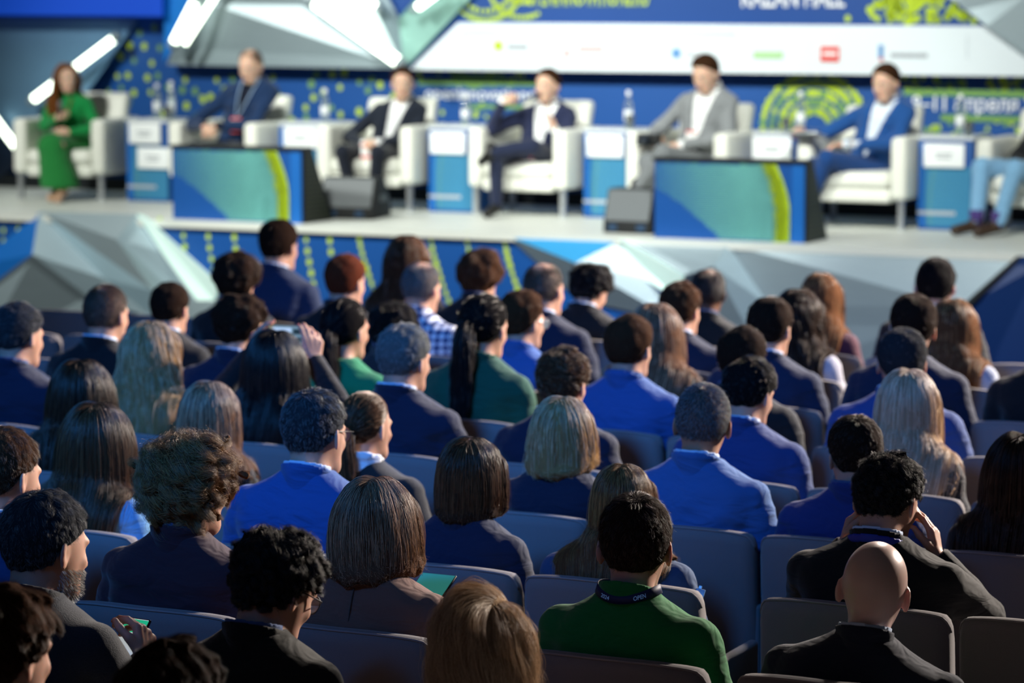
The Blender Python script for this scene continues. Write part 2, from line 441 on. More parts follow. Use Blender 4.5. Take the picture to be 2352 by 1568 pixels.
# ---- hair
def roots(n, recede=0.0, spot=0.0, fringe=None, seed=0, full=False):
    i = np.arange(n * 2) + .5; ph = np.arccos(1 - 2 * i / (n * 2)); t = math.pi * (1 + 5 ** .5) * i
    u = np.stack([np.cos(t) * np.sin(ph), np.sin(t) * np.sin(ph), np.cos(ph)], 1)
    u += np.random.RandomState(seed).normal(size=u.shape) * .02; u /= np.linalg.norm(u, axis=1)[:, None]
    az = np.degrees(np.arctan2(np.abs(u[:, 0]), u[:, 1]))
    ln = np.interp(az, [0, 35, 60, 78, 92, 106, 135, 180], [.66, .60, .36, .06, -.12, -.52, -.74, -.80])
    ln = ln + recede * np.interp(az, [0, 40, 70, 100], [.6, 1, .5, 0])
    m = u[:, 2] > ln
    if spot: 
        an = np.degrees(np.arccos(np.clip(u @ np.array((0, -.18, .98)), -1, 1))); m &= np.random.RandomState(seed + 1).uniform(0, 1, len(u)) < np.clip((an - spot) / 22, 0.04, 1)
    if fringe is not None: m &= u[:, 2] < fringe
    return u[m]
def flow_of(u, whorl=(0, -.35, .94), comb=(0, 0, 0)):
    w = np.array(whorl); w = w / np.linalg.norm(w); f = -(w - (u @ w)[:, None] * u) ; f += np.array(comb)
    f -= (f * u).sum(1)[:, None] * u; return f / (np.linalg.norm(f, axis=1)[:, None] + 1e-6)
def make_hair(st, ps, n, seed):
    rnd = np.random.RandomState(seed); kind = st['k']
    u = roots(n, st.get('recede', 0), st.get('spot', 0), st.get('fringe'), seed)
    P0 = SKC + u * SKR * 1.0; N = len(u); nrm = u / SKR; nrm /= np.linalg.norm(nrm, axis=1)[:, None]
    R, c = ps.R, ps.hc
    g = R.T @ np.array((0, 0, -1.0))
    lay = rnd.uniform(0, 1, N) ** .7
    if kind in ('short', 'crop', 'curly'):
        K = 6 if kind != 'curly' else 9
        top = np.clip((u[:, 2] + .30) / 1.05, 0, 1) ** 1.3
        L = (st.get('side', .018) + (st.get('top', .04) - st.get('side', .018)) * top) * rnd.uniform(.75, 1.15, N)
        fl = flow_of(u, st.get('whorl', (0, -.35, .94)), st.get('comb', (0, 0, 0))); lift = st.get('lift', .35)
        d = nrm * lift + fl * (1 - lift) + rnd.normal(size=(N, 3)) * st.get('mess', .12)
        d /= np.linalg.norm(d, axis=1)[:, None]
        X = np.zeros((N, K, 3)); p = P0.copy(); X[:, 0] = p
        for k in range(1, K):
            p = p + d * (L / (K - 1))[:, None]
            uu = (p - SKC) / SKR; rr = np.linalg.norm(uu, axis=1); uu /= rr[:, None]
            mn = 1.0 + (.022 + .018 * top + .11 * lay * lift * (.25 + .75 * top)) * min(1, k / 2) * min(1, st.get('top', .04) / .03); p = np.where((rr < mn)[:, None], SKC + uu * mn[:, None] * SKR, p)
            d = d * .75 + flow_of(uu, st.get('whorl', (0, -.35, .94)), st.get('comb', (0, 0, 0))) * .25 * (1 - lift * .5) + g * st.get('grav', .05)
            d /= np.linalg.norm(d, axis=1)[:, None]; X[:, k] = p
    elif kind in ('long', 'bob', 'wavy'):
        K = 16; part = st.get('part', 0.0)
        sg = np.where(u[:, 0] > part + rnd.normal(size=N) * .02, 1.0, -1.0)
        fl = np.stack([sg * 1.0, -.35 - .5 * np.clip(u[:, 1], 0, 1), -np.abs(u[:, 0]) * .8 - .1], 1)
        fl -= (fl * u).sum(1)[:, None] * u; fl /= np.linalg.norm(fl, axis=1)[:, None]
        fb = flow_of(u, (0, .15, .98)); w = np.clip((-u[:, 1] - .1) / .5, 0, 1)[:, None]; fl = fl * (1 - w) + fb * w
        d = fl + nrm * .12; d /= np.linalg.norm(d, axis=1)[:, None]
        L = st['len'] * rnd.uniform(.82, 1.05, N) - .03 * np.clip(-u[:, 2], 0, 1)
        L = L - np.where(u[:, 2] < 0, .10 * (-u[:, 2]), 0)
        X = np.zeros((N, K, 3)); p = P0.copy(); X[:, 0] = p; vol = .03 + st.get('vol', .14) * lay
        for k in range(1, K):
            p = p + d * (L / (K - 1))[:, None]
            uu = (p - SKC) / SKR; uu[:, 2] = np.where(uu[:, 2] < 0, uu[:, 2] * .72, uu[:, 2]); rr = np.linalg.norm(uu, axis=1)
            mn = 1 + vol * min(1, k / 3); hit = rr < mn
            q = (p - SKC) / rr[:, None] * mn[:, None] + SKC
            p = np.where(hit[:, None], q, p)
            face = (p[:, 1] > .03) & (p[:, 2] < .06)
            p[:, 0] = np.where(face, sg * np.maximum(np.abs(p[:, 0]), .070 + .02 * lay), p[:, 0])
            pl = p @ R.T + c; low = pl[:, 2] < 1.07
            if kind == 'bob':
                p[:, 0] *= np.where(p[:, 2] < -.055, st.get('tuck', .975), 1.0)
            elif low.any():
                A = pl[low]; th = .006 + .022 * lay[low]
                for _ in range(2):
                    dd = ps.torso(A, 0.0, cut=1.06); dd = np.minimum(dd, ps.sleeves(A, 0, False)) - th; e = .004
                    gr = np.stack([np.minimum(ps.torso(A + v, 0, cut=1.06), ps.sleeves(A + v, 0, False)) - th - dd for v in np.eye(3) * e], 1); gr[:, 2] *= .4
                    gr /= np.linalg.norm(gr, axis=1)[:, None] + 1e-6; back = A[:, 1] < ps.yc(A[:, 2]) + .05
                    gr[:, 1] -= np.where(back, .5, -.5)
                    gr /= np.linalg.norm(gr, axis=1)[:, None] + 1e-6
                    A = A + gr * np.maximum(-dd, 0)[:, None]
                pl[low] = A; p = (pl - c) @ R
            if kind != 'bob' and k > 6: p[:, 0] *= np.where(p[:, 2] < -.12, st.get('gather', .955), 1.0)
            d = d * .55 + g * .45 + np.stack([-sg * .06 * (1 if kind == 'bob' and k > 8 else 0), 0 * sg, 0 * sg], 1); d /= np.linalg.norm(d, axis=1)[:, None]; X[:, k] = p
        if kind == 'bob':
            zc = st['cut'] + rnd.normal(size=N) * .006 + .02 * np.clip(X[:, -1, 1] / .1, -1, 1)
            for k in range(1, K):
                bad = X[:, k, 2] < zc; X[bad, k] = X[bad, k - 1] + np.array((0, 0, -.0015))
    else:                                     # tail, bun: gathered at the back
        K = 16; T = np.array(st.get('tie', (0, -.80, .30))); T = T / np.linalg.norm(T)
        tt = np.linspace(0, 1, K)[None, :, None] ** .85
        D = u[:, None, :] * (1 - tt) + T * tt + np.array((0, -.25, .12)) * (tt * (1 - tt)); D /= np.linalg.norm(D, axis=2)[:, :, None]
        X = SKC + D * SKR * (1.02 + .05 * lay[:, None, None] * np.minimum(tt * 4, 1) + .06 * tt ** 4)
        nt = n // 2; tp = SKC + T * SKR * 1.10
        if kind == 'tail':
            p = tp + rnd.normal(size=(nt, 3)) * .008; d = np.tile(np.array((0, -.55, -.35)), (nt, 1)) + rnd.normal(size=(nt, 3)) * .16; Y = np.zeros((nt, K, 3)); Y[:, 0] = p
            L = st['len'] * rnd.uniform(.7, 1.05, nt); ly = rnd.uniform(0, 1, nt)
            for k in range(1, K):
                d /= np.linalg.norm(d, axis=1)[:, None]; p = p + d * (L / (K - 1))[:, None]; d = d * .55 + g * .45 + rnd.normal(size=3) * .02 + np.array((st.get('sway', 0), 0, 0)) * .1
                pl = p @ R.T + c; dd = ps.torso(pl, 0, cut=1.06) - .008 - .03 * ly; pl[:, 1] -= np.maximum(-dd, 0) * 1.2; p = (pl - c) @ R
                uu = (p - SKC) / SKR; rr = np.linalg.norm(uu, axis=1); q = SKC + uu / rr[:, None] * SKR * 1.08; p = np.where((rr < 1.08)[:, None], q, p); Y[:, k] = p
        else:
            ph = rnd.uniform(0, 6.28, nt); a = rnd.uniform(0, 6.28, nt); br = st.get('bun', .035)
            t = np.linspace(0, 4, K)[None]; th = ph[:, None] + t; rr = br * (.75 + .3 * np.cos(a[:, None] + t * .4))
            Y = tp + np.array((0, -.012, 0)) + np.stack([rr * np.cos(th), br * .7 * np.sin(a[:, None] + t * .4) - .012, rr * np.sin(th)], 2)
        X = np.concatenate([X, Y]); N = len(X); lay = np.concatenate([lay, np.zeros(nt)])
    # clumps and curls
    M = min(st.get('clumps', 170), N); gi = rnd.choice(N, M, replace=False); Rt0 = X[:, 0] if kind not in ('tail', 'bun') else X[:, K // 2]
    best = np.zeros(N, int)
    for a in range(0, N, 1500):
        best[a:a + 1500] = np.argmin(((Rt0[a:a + 1500, None] - Rt0[gi][None]) ** 2).sum(2), 1)
    t = np.linspace(0, 1, K)[None, :, None]; cl = st.get('clump', .45)
    X = X + (X[gi][best] - X) * (cl * t ** 1.2)
    am = st.get('amp', 0.0)
    if am:
        ph = rnd.uniform(0, 6.28, (M, 3))[best] + rnd.normal(size=(N, 3)) * .25; om = st.get('turns', 2.0) * 6.28 * (1 + .25 * rnd.uniform(-1, 1, M)[best])
        arg = om[:, None] * t[:, :, 0]
        X = X + am * np.stack([np.cos(arg + ph[:, :1]), .8 * np.sin(arg + ph[:, :1]), .8 * np.cos(arg + ph[:, 1:2])], 2) * np.minimum(t * 3, 1)
    fz = st.get('fuzz', .0015); X = X + np.cumsum(rnd.normal(size=X.shape), 1) * fz * .4 * np.minimum(t * 2, 1)
    return X, u
def hair_objects(root, X, u, ps, hm, hv, rad, inset=.011, hbm=None, fill=True, fly=(.03, .0022)):
    R, c = ps.R, ps.hc
    X = X * ps.hs; u = u * ps.hs
    W3 = (X.reshape(-1, 3) @ R.T + c).reshape(X.shape)
    mid = (X[:, 1:] + X[:, :-1]) * .5
    pts = np.concatenate([X.reshape(-1, 3), mid.reshape(-1, 3)])
    us = np.concatenate([u * 1.0]); sp = np.concatenate([SKC + us * SKR * s for s in (.95, .985, 1.01)])
    allp = np.concatenate([pts, sp, sp, sp]) @ R.T + c
    lo = allp.min(0) - 4 * hv; n = np.ceil((allp.max(0) - lo) / hv).astype(int) + 5
    I = np.round((allp - lo) / hv).astype(int)
    cnt = np.bincount((I[:, 0] * n[1] + I[:, 1]) * n[2] + I[:, 2], minlength=n.prod()).reshape(n).astype(np.float32)
    D = np.minimum(cnt, 3.0)
    for ax in range(3):
        for _ in range(1):
            D = .5 * D + .25 * (np.roll(D, 1, ax) + np.roll(D, -1, ax))
    V, Q = nets(.62 - D, lo, hv)
    nv = np.zeros_like(V); fn = np.cross(V[Q[:, 2]] - V[Q[:, 0]], V[Q[:, 3]] - V[Q[:, 1]])
    for k in range(4): np.add.at(nv, Q[:, k], fn)
    nv /= np.linalg.norm(nv, axis=1)[:, None] + 1e-9
    V = V - nv * inset
    if fill: ho = mesh('hair', V, Q, hbm, root)
    else: ho = root
    N, K = X.shape[:2]; rf = np.random.RandomState(N); t_ = np.linspace(0, 1, K)[None, :, None]
    W3 = W3 + np.cumsum(rf.normal(size=W3.shape), 1) * fly[1] * np.minimum(t_ * 2, 1) * (rf.uniform(0, 1, (N, 1, 1)) < fly[0])
    hc = bpy.data.hair_curves.new('hair_strands'); hc.add_curves([K] * N)
    hc.attributes['position'].data.foreach_set('vector', W3.astype(np.float32).ravel())
    ra = hc.attributes.get('radius') or hc.attributes.new('radius', 'FLOAT', 'POINT')
    ra.data.foreach_set('value', np.tile(np.linspace(1, .35, K) * rad, N).astype(np.float32))
    hc.materials.append(hm); so = bpy.data.objects.new('hair_strands' if fill else 'hair', hc); COL.objects.link(so); so.parent = ho
    return ho

SKIN = {'light': ('#b08877', 'skin_light'), 'pale': ('#bd9888', 'skin_pale'), 'tan': ('#9a7059', 'skin_tan'), 'dark': ('#5a3a2a', 'skin_dark'), 'stage': ('#d9b29c', 'skin_stage'), 'fair': ('#dcbcb2', 'skin_fair')}
def skin(k):
    c, n = SKIN[k]
    if k == 'fair': return mat(n, c, .36, var=.06, scale=25, sss=.28, spec=.5)
    return mat(n, c, .55, var=.08, scale=25, sss=.5, spec=.3)
def cloth(c, rough=.85, sheen=.15, bump=.25, scale=900): return mat('cloth_' + c, c, rough, var=.18, scale=scale, bump=bump, sheen=sheen, spec=.2, folds=.5)
# ------------------------------------------------------------------ the setting
ZS, QE, QB = 0.95, 16.70, 19.20             # stage floor height, stage edge, backdrop plane
RZ = -TH
class HB(MB):                                # shapes in hall coordinates (s, q, z), built with a local origin
    def build(s, name, m, parent=None, smooth=False, o=(0, 0, 0), local=False):
        V = [(v[0] - o[0], v[1] - o[1], v[2] - o[2]) for v in s.V]
        if parent is not None: return mesh(name, V, s.F, m, parent, smooth)
        return mesh(name, V, s.F, m, None, smooth, W(*o), RZ)
O0 = (-8, 18, ZS)
carpet = mat('carpet_dark', '#20242c', .95, var=.3, scale=220, bump=.4)
fl = HB().box(-19, 6, -3, 22, -.06, 0).build('floor', carpet, o=(-6, 9, 0)); tag(fl, 'dark carpeted floor of the conference hall under the seats', kind='structure')
dkwall = mat('hall_wall', '#10141d', .9, var=.2, scale=6)
for nm, bx in (('wall_back', (-19, 6, 21.6, 21.8)), ('wall_left', (-19.2, -19, -3, 21.8)), ('wall_right', (6, 6.2, -3, 21.8))):
    tag(HB().box(*bx, 0, 8).build(nm, dkwall, o=((bx[0] + bx[1]) / 2, (bx[2] + bx[3]) / 2, 0)), 'dark wall of the conference hall behind everything', kind='structure')

stage_white = mat('stage_floor_white', '#d5d8d2', .45, var=.06, scale=3, spec=.4)
st = HB().box(-17, -1, QE - .02, 21.5, ZS - .04, ZS).build('floor_stage', stage_white, o=(-9, QE, 0)); tag(st, 'pale glossy stage floor under the white armchairs', kind='structure')
blue_print = mat('print_blue', '#0a4a92', .5, var=.10, scale=1.2)
navy_print = mat('print_navy', '#0a2f66', .5, var=.10, scale=1.2)
blue_soft = mat('print_midblue', '#1060b0', .5, var=.08, scale=1.2)
lime = mat('print_lime', '#b5cf22', .6, var=.12, scale=30)
limed = mat('print_lime_muted', '#6f9a50', .6, var=.12, scale=30)
whitep = mat('print_white', '#e9edf0', .6, var=.03, scale=8)
greyp = mat('print_grey', '#a7adb4', .6, var=.05, scale=20)
silver = mat('brushed_silver', '#93a3ab', .38, metal=.22, var=.08, scale=4, stretch=(1, 1, 14))
silver2 = mat('brushed_silver_pale', '#9db2bd', .42, metal=.15, var=.08, scale=4, stretch=(1, 1, 14))
steel = mat('steel_blue_panel', '#6288a8', .4, metal=.15, var=.1, scale=4)
dark_edge = mat('dark_trim', '#10171c', .5, var=.1)
led = mat('led_tube_white', '#f4fbf4', .4, emit='#eefbe6', estr=5.0, var=.02)
glowfold_blue = mat('lit_fold_pale_blue', '#aecbd8', .5, emit='#a8d4e6', estr=.06, var=.04, scale=3)  # weak emission stands in for light grazing the pale blue fold
glowfold_white = mat('lit_fold_white', '#d8efe8', .5, emit='#dcfff2', estr=.45, var=.04, scale=3)  # no lamp: the brightly grazed white folds are painted with emission
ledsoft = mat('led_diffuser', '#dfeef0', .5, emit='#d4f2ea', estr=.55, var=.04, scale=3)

def poly3(pts, q0):                           # [(px, py, dq)] -> hall points, dq > 0 stands out towards the hall
    out = []
    for p in pts:
        dq = p[2] if len(p) > 2 else 0.0
        s, z = on_q(p[0], p[1], q0 - dq); out.append((s, q0 - dq, z))
    return out
def facet(name, pts, q0, m, parent, o, th=.03, kind=None):
    P = poly3(pts, q0); c = Vector((0, 0, 0))
    hb = HB()
    n = len(P); V = [Vector(p) for p in P]
    nr = (V[1] - V[0]).cross(V[2] - V[0])
    if nr.y > 0: V = V[::-1]
    hb.prism(V, (0, th, 0))
    return hb.build(name, m, parent, o=o)

# stage front: a low wall of blue print with silver folded panels
OF = (-8, QE, 0)
wf = HB().box(-17, -1, QE, QE + .12, 0, ZS - .04).build('wall_stage_front', blue_print, o=OF); tag(wf, 'blue printed front wall of the stage with dotted columns and silver folded panels', kind='structure')
tr = HB().box(-17, -1, QE - .035, QE + .1, ZS - .045, ZS + .002).build('trim_1', stage_white, o=OF); tag(tr, 'pale edge strip along the front of the stage', kind='structure')
FA = [
 ('blue', [(90, 488, .02), (74, 584, .22), (-60, 685, .02), (-60, 610, .02)], blue_soft),
 ('a', [(90, 486, .02), (240, 640, .04), (352, 730, .02), (215, 690, .03), (74, 584, .22)], silver2),
 ('b', [(74, 584, .22), (215, 690, .03), (300, 760, .02), (300, 830, .02), (-60, 830, .02), (-60, 685, .02)], silver),
 ('c', [(92, 486, .02), (352, 668, .20), (352, 730, .02), (240, 640, .04)], glowfold_blue),
 ('d', [(92, 486, .02), (312, 492, .02), (268, 550, .18), (420, 690, .02), (352, 735, .02), (352, 668, .20)], silver),
 ('e', [(312, 492, .02), (372, 580, .05), (452, 690, .02), (420, 690, .02), (268, 550, .18)], silver2),
 ('f', [(314, 492, .02), (330, 496, .10), (505, 655, .14), (492, 690, .02), (452, 690, .02), (372, 580, .05)], glowfold_white),
 ('g', [(300, 760, .02), (352, 735, .02), (420, 690, .02), (492, 690, .02), (520, 760, .02), (520, 850, .02), (300, 830, .02)], silver),
 ('h', [(1165, 541, .02), (1422, 551, .02), (1322, 604, .18)], mat('panel_sky_blue', '#3fa3e0', .35, metal=.3, var=.06, scale=4)),
 ('i', [(1165, 541, .02), (1322, 604, .18), (1560, 740, .02), (1330, 690, .02)], silver),
 ('j', [(1412, 551, .02), (1480, 640, .03), (1600, 760, .02), (1560, 740, .02), (1322, 604, .18)], silver),
 ('k', [(1414, 551, .02), (1432, 553, .08), (1572, 632, .16), (1560, 690, .02), (1480, 640, .03)], glowfold_white),
 ('l', [(1432, 553, .02), (1672, 561, .02), (1640, 612, .18), (1572, 632, .16)], silver),
 ('m', [(1672, 561, .02), (1765, 700, .02), (1720, 760, .02), (1640, 612, .18)], silver2),
 ('n', [(1640, 612, .18), (1720, 760, .02), (1600, 760, .02), (1560, 690, .02), (1572, 632, .16)], silver),
 ('o', [(1674, 561, .02), (2335, 588, .02), (2205, 705, .14), (2130, 900, .02), (1800, 860, .02), (1765, 700, .02)], silver),
 ('p', [(1765, 700, .02), (1800, 860, .02), (1640, 830, .02), (1720, 760, .02)], silver2),
 ('q', [(2340, 588, .05), (2420, 591, .05), (2420, 930, .05), (2270, 905, .05), (2212, 705, .16)], navy_print),
]
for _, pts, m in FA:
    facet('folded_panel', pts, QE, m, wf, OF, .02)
facet('dark_edge_strip', [(2335, 588, .06), (2345, 588, .06), (2218, 712, .18), (2203, 706, .16)], QE, dark_edge, wf, OF, .02)

def dots(name, L, m, parent, o, q, squash=1.0):   # flat printed dots: list of (s, z, radius)
    hb = HB()
    for s, z, r in L:
        V = [(s + r * math.cos(a * math.pi / 3.5) * squash, q, z + r * math.sin(a * math.pi / 3.5)) for a in range(7)]
        hb.add(V, [list(range(7))])
    ob = hb.build(name, m, parent, o=o); ob['kind'] = 'stuff'; return ob
rnd = random.Random(4)
L = []
for x0 in (8, 42, 367, 421, 478, 538, 604, 655, 703, 757, 825, 905, 990, 1073, 1160):
    y = 500 if x0 < 400 else 512 + (x0 - 400) * .035
    k = 0
    while k < 12:
        yy = y + 4 + k * (25 if x0 < 800 else 17); xx = x0 + max(0, k - 1) ** 1.25 * (3.0 if x0 > 100 else 0)
        if x0 < 50 and k > 5: break
        if 350 < x0 < 372 and k > 0: break
        s, z = on_q(xx, yy, QE - .004)
        if z > .05: L.append((s, z, .024 + rnd.uniform(-.004, .004)))
        k += 1
dots('printed_dots', L, lime, wf, OF, QE - .004, .75)

# backdrop: lower print, upper screen, banner, silver wings with light tubes
OB = (-8, QB, ZS)
s0, zt = on_q(200, 40, QB)
wb = HB().box(-16, -2, QB, QB + .1, ZS, 3.4).build('wall_backdrop', blue_print, o=OB); tag(wb, 'blue printed backdrop behind the panel with lime dots and white words', kind='structure')
HB().box(-16, -2, QB - .06, QB, ZS, ZS + .10).build('dark_plinth', dark_edge, wb, o=OB)
QU = QB - .18
def usz(px, py, q=QU): return on_q(px, py, q)
sa, za = usz(377, 148); sb = -2.0
up = facet('upper_screen', [(377, -120), (377, 147), (950, 158), (2500, 178), (2500, -120)], QU, mat('screen_blue', '#083f86', .45, var=.1, scale=1.0, emit='#063a80', estr=.12), wb, OB, .14)
facet('screen_edge', [(377, -120, .01), (377, 145, .01), (396, 108, .01), (450, -2, .01), (505, -120, .01)], QU, mat('screen_sky', '#0f6ec0', .45, emit='#0a62b4', estr=.25, var=.06, scale=2), wb, OB, .02)
bn = facet('sponsor_banner', [(940, 160, .02), (1052, 52, .02), (2268, 60, .02), (2420, 135, .02), (2420, 176, .02)], QU, mat('banner_white', '#d6e0e6', .5, emit='#d9e4ea', estr=.10, var=.03, scale=2), wb, OB, .02)
# silver wings
WG = [
 ([(383, 149, .03), (398, 110, .05), (455, 0, .18), (520, -120, .18), (640, -120, .03), (712, 4, .03), (930, 158, .03)], silver),
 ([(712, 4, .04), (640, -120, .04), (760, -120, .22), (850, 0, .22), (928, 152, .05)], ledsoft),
 ([(850, 0, .22), (760, -120, .22), (830, -120, .1), (915, 42, .05), (928, 156, .05)], silver2),
 ([(928, 158, .05), (915, 42, .05), (1005, -60, .20), (1130, -60, .05), (1072, 4, .05)], mat('wing_teal_silver', '#8fbcb4', .35, metal=.2, var=.08, scale=3)),
 ([(2100, -60, .03), (2420, -60, .03), (2420, 165, .03), (2352, 127, .06), (2265, 60, .10), (2188, 0, .06)], silver),
]
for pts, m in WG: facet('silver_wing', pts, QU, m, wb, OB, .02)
lw = facet('steel_wing', [(-80, 40, .02), (315, 46, .04), (205, 205, .20), (95, 335, .10), (-80, 470, .02)], QB, steel, wb, OB, .02)
facet('dark_wing', [(-80, 470, .02), (95, 335, .11), (40, 345, .10), (-80, 250, .03)], QB, mat('wing_dark', '#0c1c30', .5, var=.1), wb, OB, .02)
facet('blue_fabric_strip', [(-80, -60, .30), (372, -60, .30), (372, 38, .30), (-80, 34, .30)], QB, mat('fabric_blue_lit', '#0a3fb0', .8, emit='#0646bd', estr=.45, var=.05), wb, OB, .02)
def ltube(a, b, w, q0, dq, lab):
    (s1, z1), (s2, z2) = on_q(*a, q0 - dq), on_q(*b, q0 - dq); o = ((s1 + s2) / 2, q0 - dq, (z1 + z2) / 2)
    r = empty('led_tube', W(*o), RZ)
    A = Vector((s1 - o[0], 0, z1 - o[2])); B = Vector((s2 - o[0], 0, z2 - o[2]))
    MB().tube([A, B], w, 10).build('diffuser', led, r, True)
    d = (B - A).normalized()
    MB().tube([A - d * .02, A + d * .03], w * 1.12, 10).build('end_cap', silver, r, True); MB().tube([B - d * .03, B + d * .02], w * 1.12, 10).build('end_cap', silver, r, True)
    nn = Vector((0, 1, 0)); MB().tube([A + nn * w * .9, B + nn * w * .9], w * .7, 6).build('housing', silver, r)
    tag(r, lab, 'light', 'light tubes on the stage set')
ltube((72, 232), (268, 84), .034, QB, .24, 'glowing white tube on the steel panel behind the woman in green')
ltube((-20, 262), (42, 345), .030, QB, .16, 'glowing white tube cut by the left photo edge beside the first armchair')
ltube((396, 104), (452, -4), .036, QU, .24, 'brightest slanted tube left of the big silver panel')
ltube((420, 108), (508, -30), .024, QU, .26, 'dimmer slanted tube second from left on the big silver panel')
ltube((820, -20), (872, 22), .030, QU, .26, 'short tube tip at the top left of the V-shaped silver wings')
ltube((952, 22), (1010, -20), .030, QU, .24, 'short tube tip at the top right of the V-shaped silver wings')
ltube((718, 2), (922, 148), .045, QU, .30, 'long thick tube running down to the point of the silver wings')

# dot prints
L = []; L2 = []
for i in range(26):
    for j in range(9):
        x = 215 + i * 33 + (j % 2) * 18 + rnd.uniform(-8, 8); y = 60 + j * 34 + rnd.uniform(-9, 9) + (i * 37 % 23)
        if y < 160 and x > 372: continue
        if x < 320 and y < 250 - (x - 190) * 1.6: continue
        if x > 930 or y > 330: continue
        if rnd.random() < .12: continue
        (L if rnd.random() < .6 else L2).append((*on_q(x, y, QB - .004), .031 + rnd.uniform(-.006, .005)))
def burst(cx, cy, r0, r1, a0, a1, n, dn, q, thin=1.0, tgt=None, rad=.026):
    for k in range(dn):
        rr = r0 + (r1 - r0) * k / max(dn - 1, 1); m = max(3, int(n * (.6 + .4 * k / max(dn - 1, 1))))
        for i in range(m):
            a = math.radians(a0 + (a1 - a0) * (i + (k % 2) * .5) / m)
            x = cx + rr * math.cos(a); y = cy - rr * math.sin(a)
            yield x, y, q, rad * rnd.uniform(.8, 1.15)
LU = []
for x, y, q, r in burst(1115, -40, 66, 86, 195, 345, 24, 2, QU): LU.append((*on_q(x, y, QU - .005), r * .8))
for x, y, q, r in burst(1200, -40, 45, 80, 200, 300, 14, 2, QU): (LU).append((*on_q(x, y, QU - .005), r * .8))
for k in range(95):
    x = rnd.uniform(1930, 2240); y = rnd.uniform(-20, 50)
    if y < 50 - (x - 1925) * .5 or y < (x - 2180) * .8: continue
    LU.append((*on_q(x, y, QU - .005), rnd.uniform(.022, .04)))
for x, y, q, r in burst(1870, 290, 35, 118, -10, 200, 26, 5, QB):
    if y > 166: (L if rnd.random() < .7 else L2).append((*on_q(x, y, QB - .004), r * 1.15))
for k in range(70):
    x = rnd.uniform(2070, 2420); y = rnd.choice([rnd.uniform(172, 215), rnd.uniform(262, 330)])
    (L if rnd.random() < .6 else L2).append((*on_q(x, y, QB - .004), rnd.uniform(.018, .034)))
for x, y, q, r in burst(1090, 130, 44, 58, 190, 350, 22, 2, QB): L2.append((*on_q(x, y + 8, QB - .004), r))
for k in range(46):
    x = rnd.uniform(955, 1225); y = rnd.choice([rnd.uniform(160, 195), rnd.uniform(242, 280)])
    (L if rnd.random() < .4 else L2).append((*on_q(x, y, QB - .004), rnd.uniform(.016, .03)))
for k in range(60):
    x = rnd.uniform(230, 2350); y = 428 + (x - 230) * .03 + rnd.uniform(-8, 20)
    (L if rnd.random() < .6 else L2).append((*on_q(x, y, QB - .004), rnd.uniform(.016, .03)))
dots('printed_dots', L, lime, wb, OB, QB - .004, .85); dots('printed_dots', L2, limed, wb, OB, QB - .0045, .85)
dots('printed_dots', LU, lime, wb, OB, QU - .006, .9)
def hbar(name, x0, y0, x1, y1, hgt, q, m, parent=wb, o=OB):
    (sa, za), (sb, zb) = on_q(x0, y0, q), on_q(x1, y1, q)
    return HB().add([(sa, q, za - hgt / 2), (sb, q, zb - hgt / 2), (sb, q, zb + hgt / 2), (sa, q, za + hgt / 2)], [[0, 1, 2, 3]]).build(name, m, parent, o=o)
hbar('green_rule', 960, 189, 1235, 192, .040, QB - .006, limed); hbar('green_rule', 1062, 244, 1235, 246, .030, QB - .006, limed)
hbar('green_rule', 2075, 211, 2420, 218, .045, QB - .006, limed); hbar('green_rule', 2160, 270, 2420, 276, .045, QB - .006, limed)
def text(body, px, py, q, height, width, m, parent, o, rz=0.0, name='lettering', bold=.0):
    cu = bpy.data.curves.new('lettering', 'FONT'); cu.body = body; cu.size = 1; cu.offset = bold; cu.resolution_u = 2
    ob = bpy.data.objects.new('lettering', cu); COL.objects.link(ob); dg = bpy.context.evaluated_depsgraph_get(); dg.update()
    me = bpy.data.meshes.new_from_object(ob.evaluated_get(dg)); bpy.data.objects.remove(ob)
    co = np.array([v.co[:] for v in me.vertices]); lo, hi = co.min(0), co.max(0)
    sx = width / (hi[0] - lo[0]); sz = height / (hi[1] - lo[1]); s, z = on_q(px, py, q)
    for v in me.vertices: v.co = (s - o[0] + (v.co.x - lo[0]) * sx, q - o[1], z - o[2] + (v.co.y - lo[1]) * sz)
    me.materials.append(m); t = bpy.data.objects.new(name, me); COL.objects.link(t); t.parent = parent; return t
def plen(x0, x1, y, q): return on_q(x1, y, q)[0] - on_q(x0, y, q)[0]
text('openinnovations', 976, 236, QB - .008, .115, plen(976, 1226, 225, QB), whitep, wb, OB, bold=.012)
text('9\u201311 \u0430\u043f\u0440\u0435\u043b\u044f 2024', 2095, 263, QB - .008, .135, plen(2095, 2440, 250, QB), whitep, wb, OB, bold=.012)
text('OPENINNOVATIONS.RU', 1208, 14, QU - .008, .17, plen(1208, 1490, 5, QU), lime, wb, OB, bold=.012)
text('KAZAN HALL', 1703, 16, QU - .008, .15, plen(1703, 1940, 8, QU), whitep, wb, OB, bold=.012)
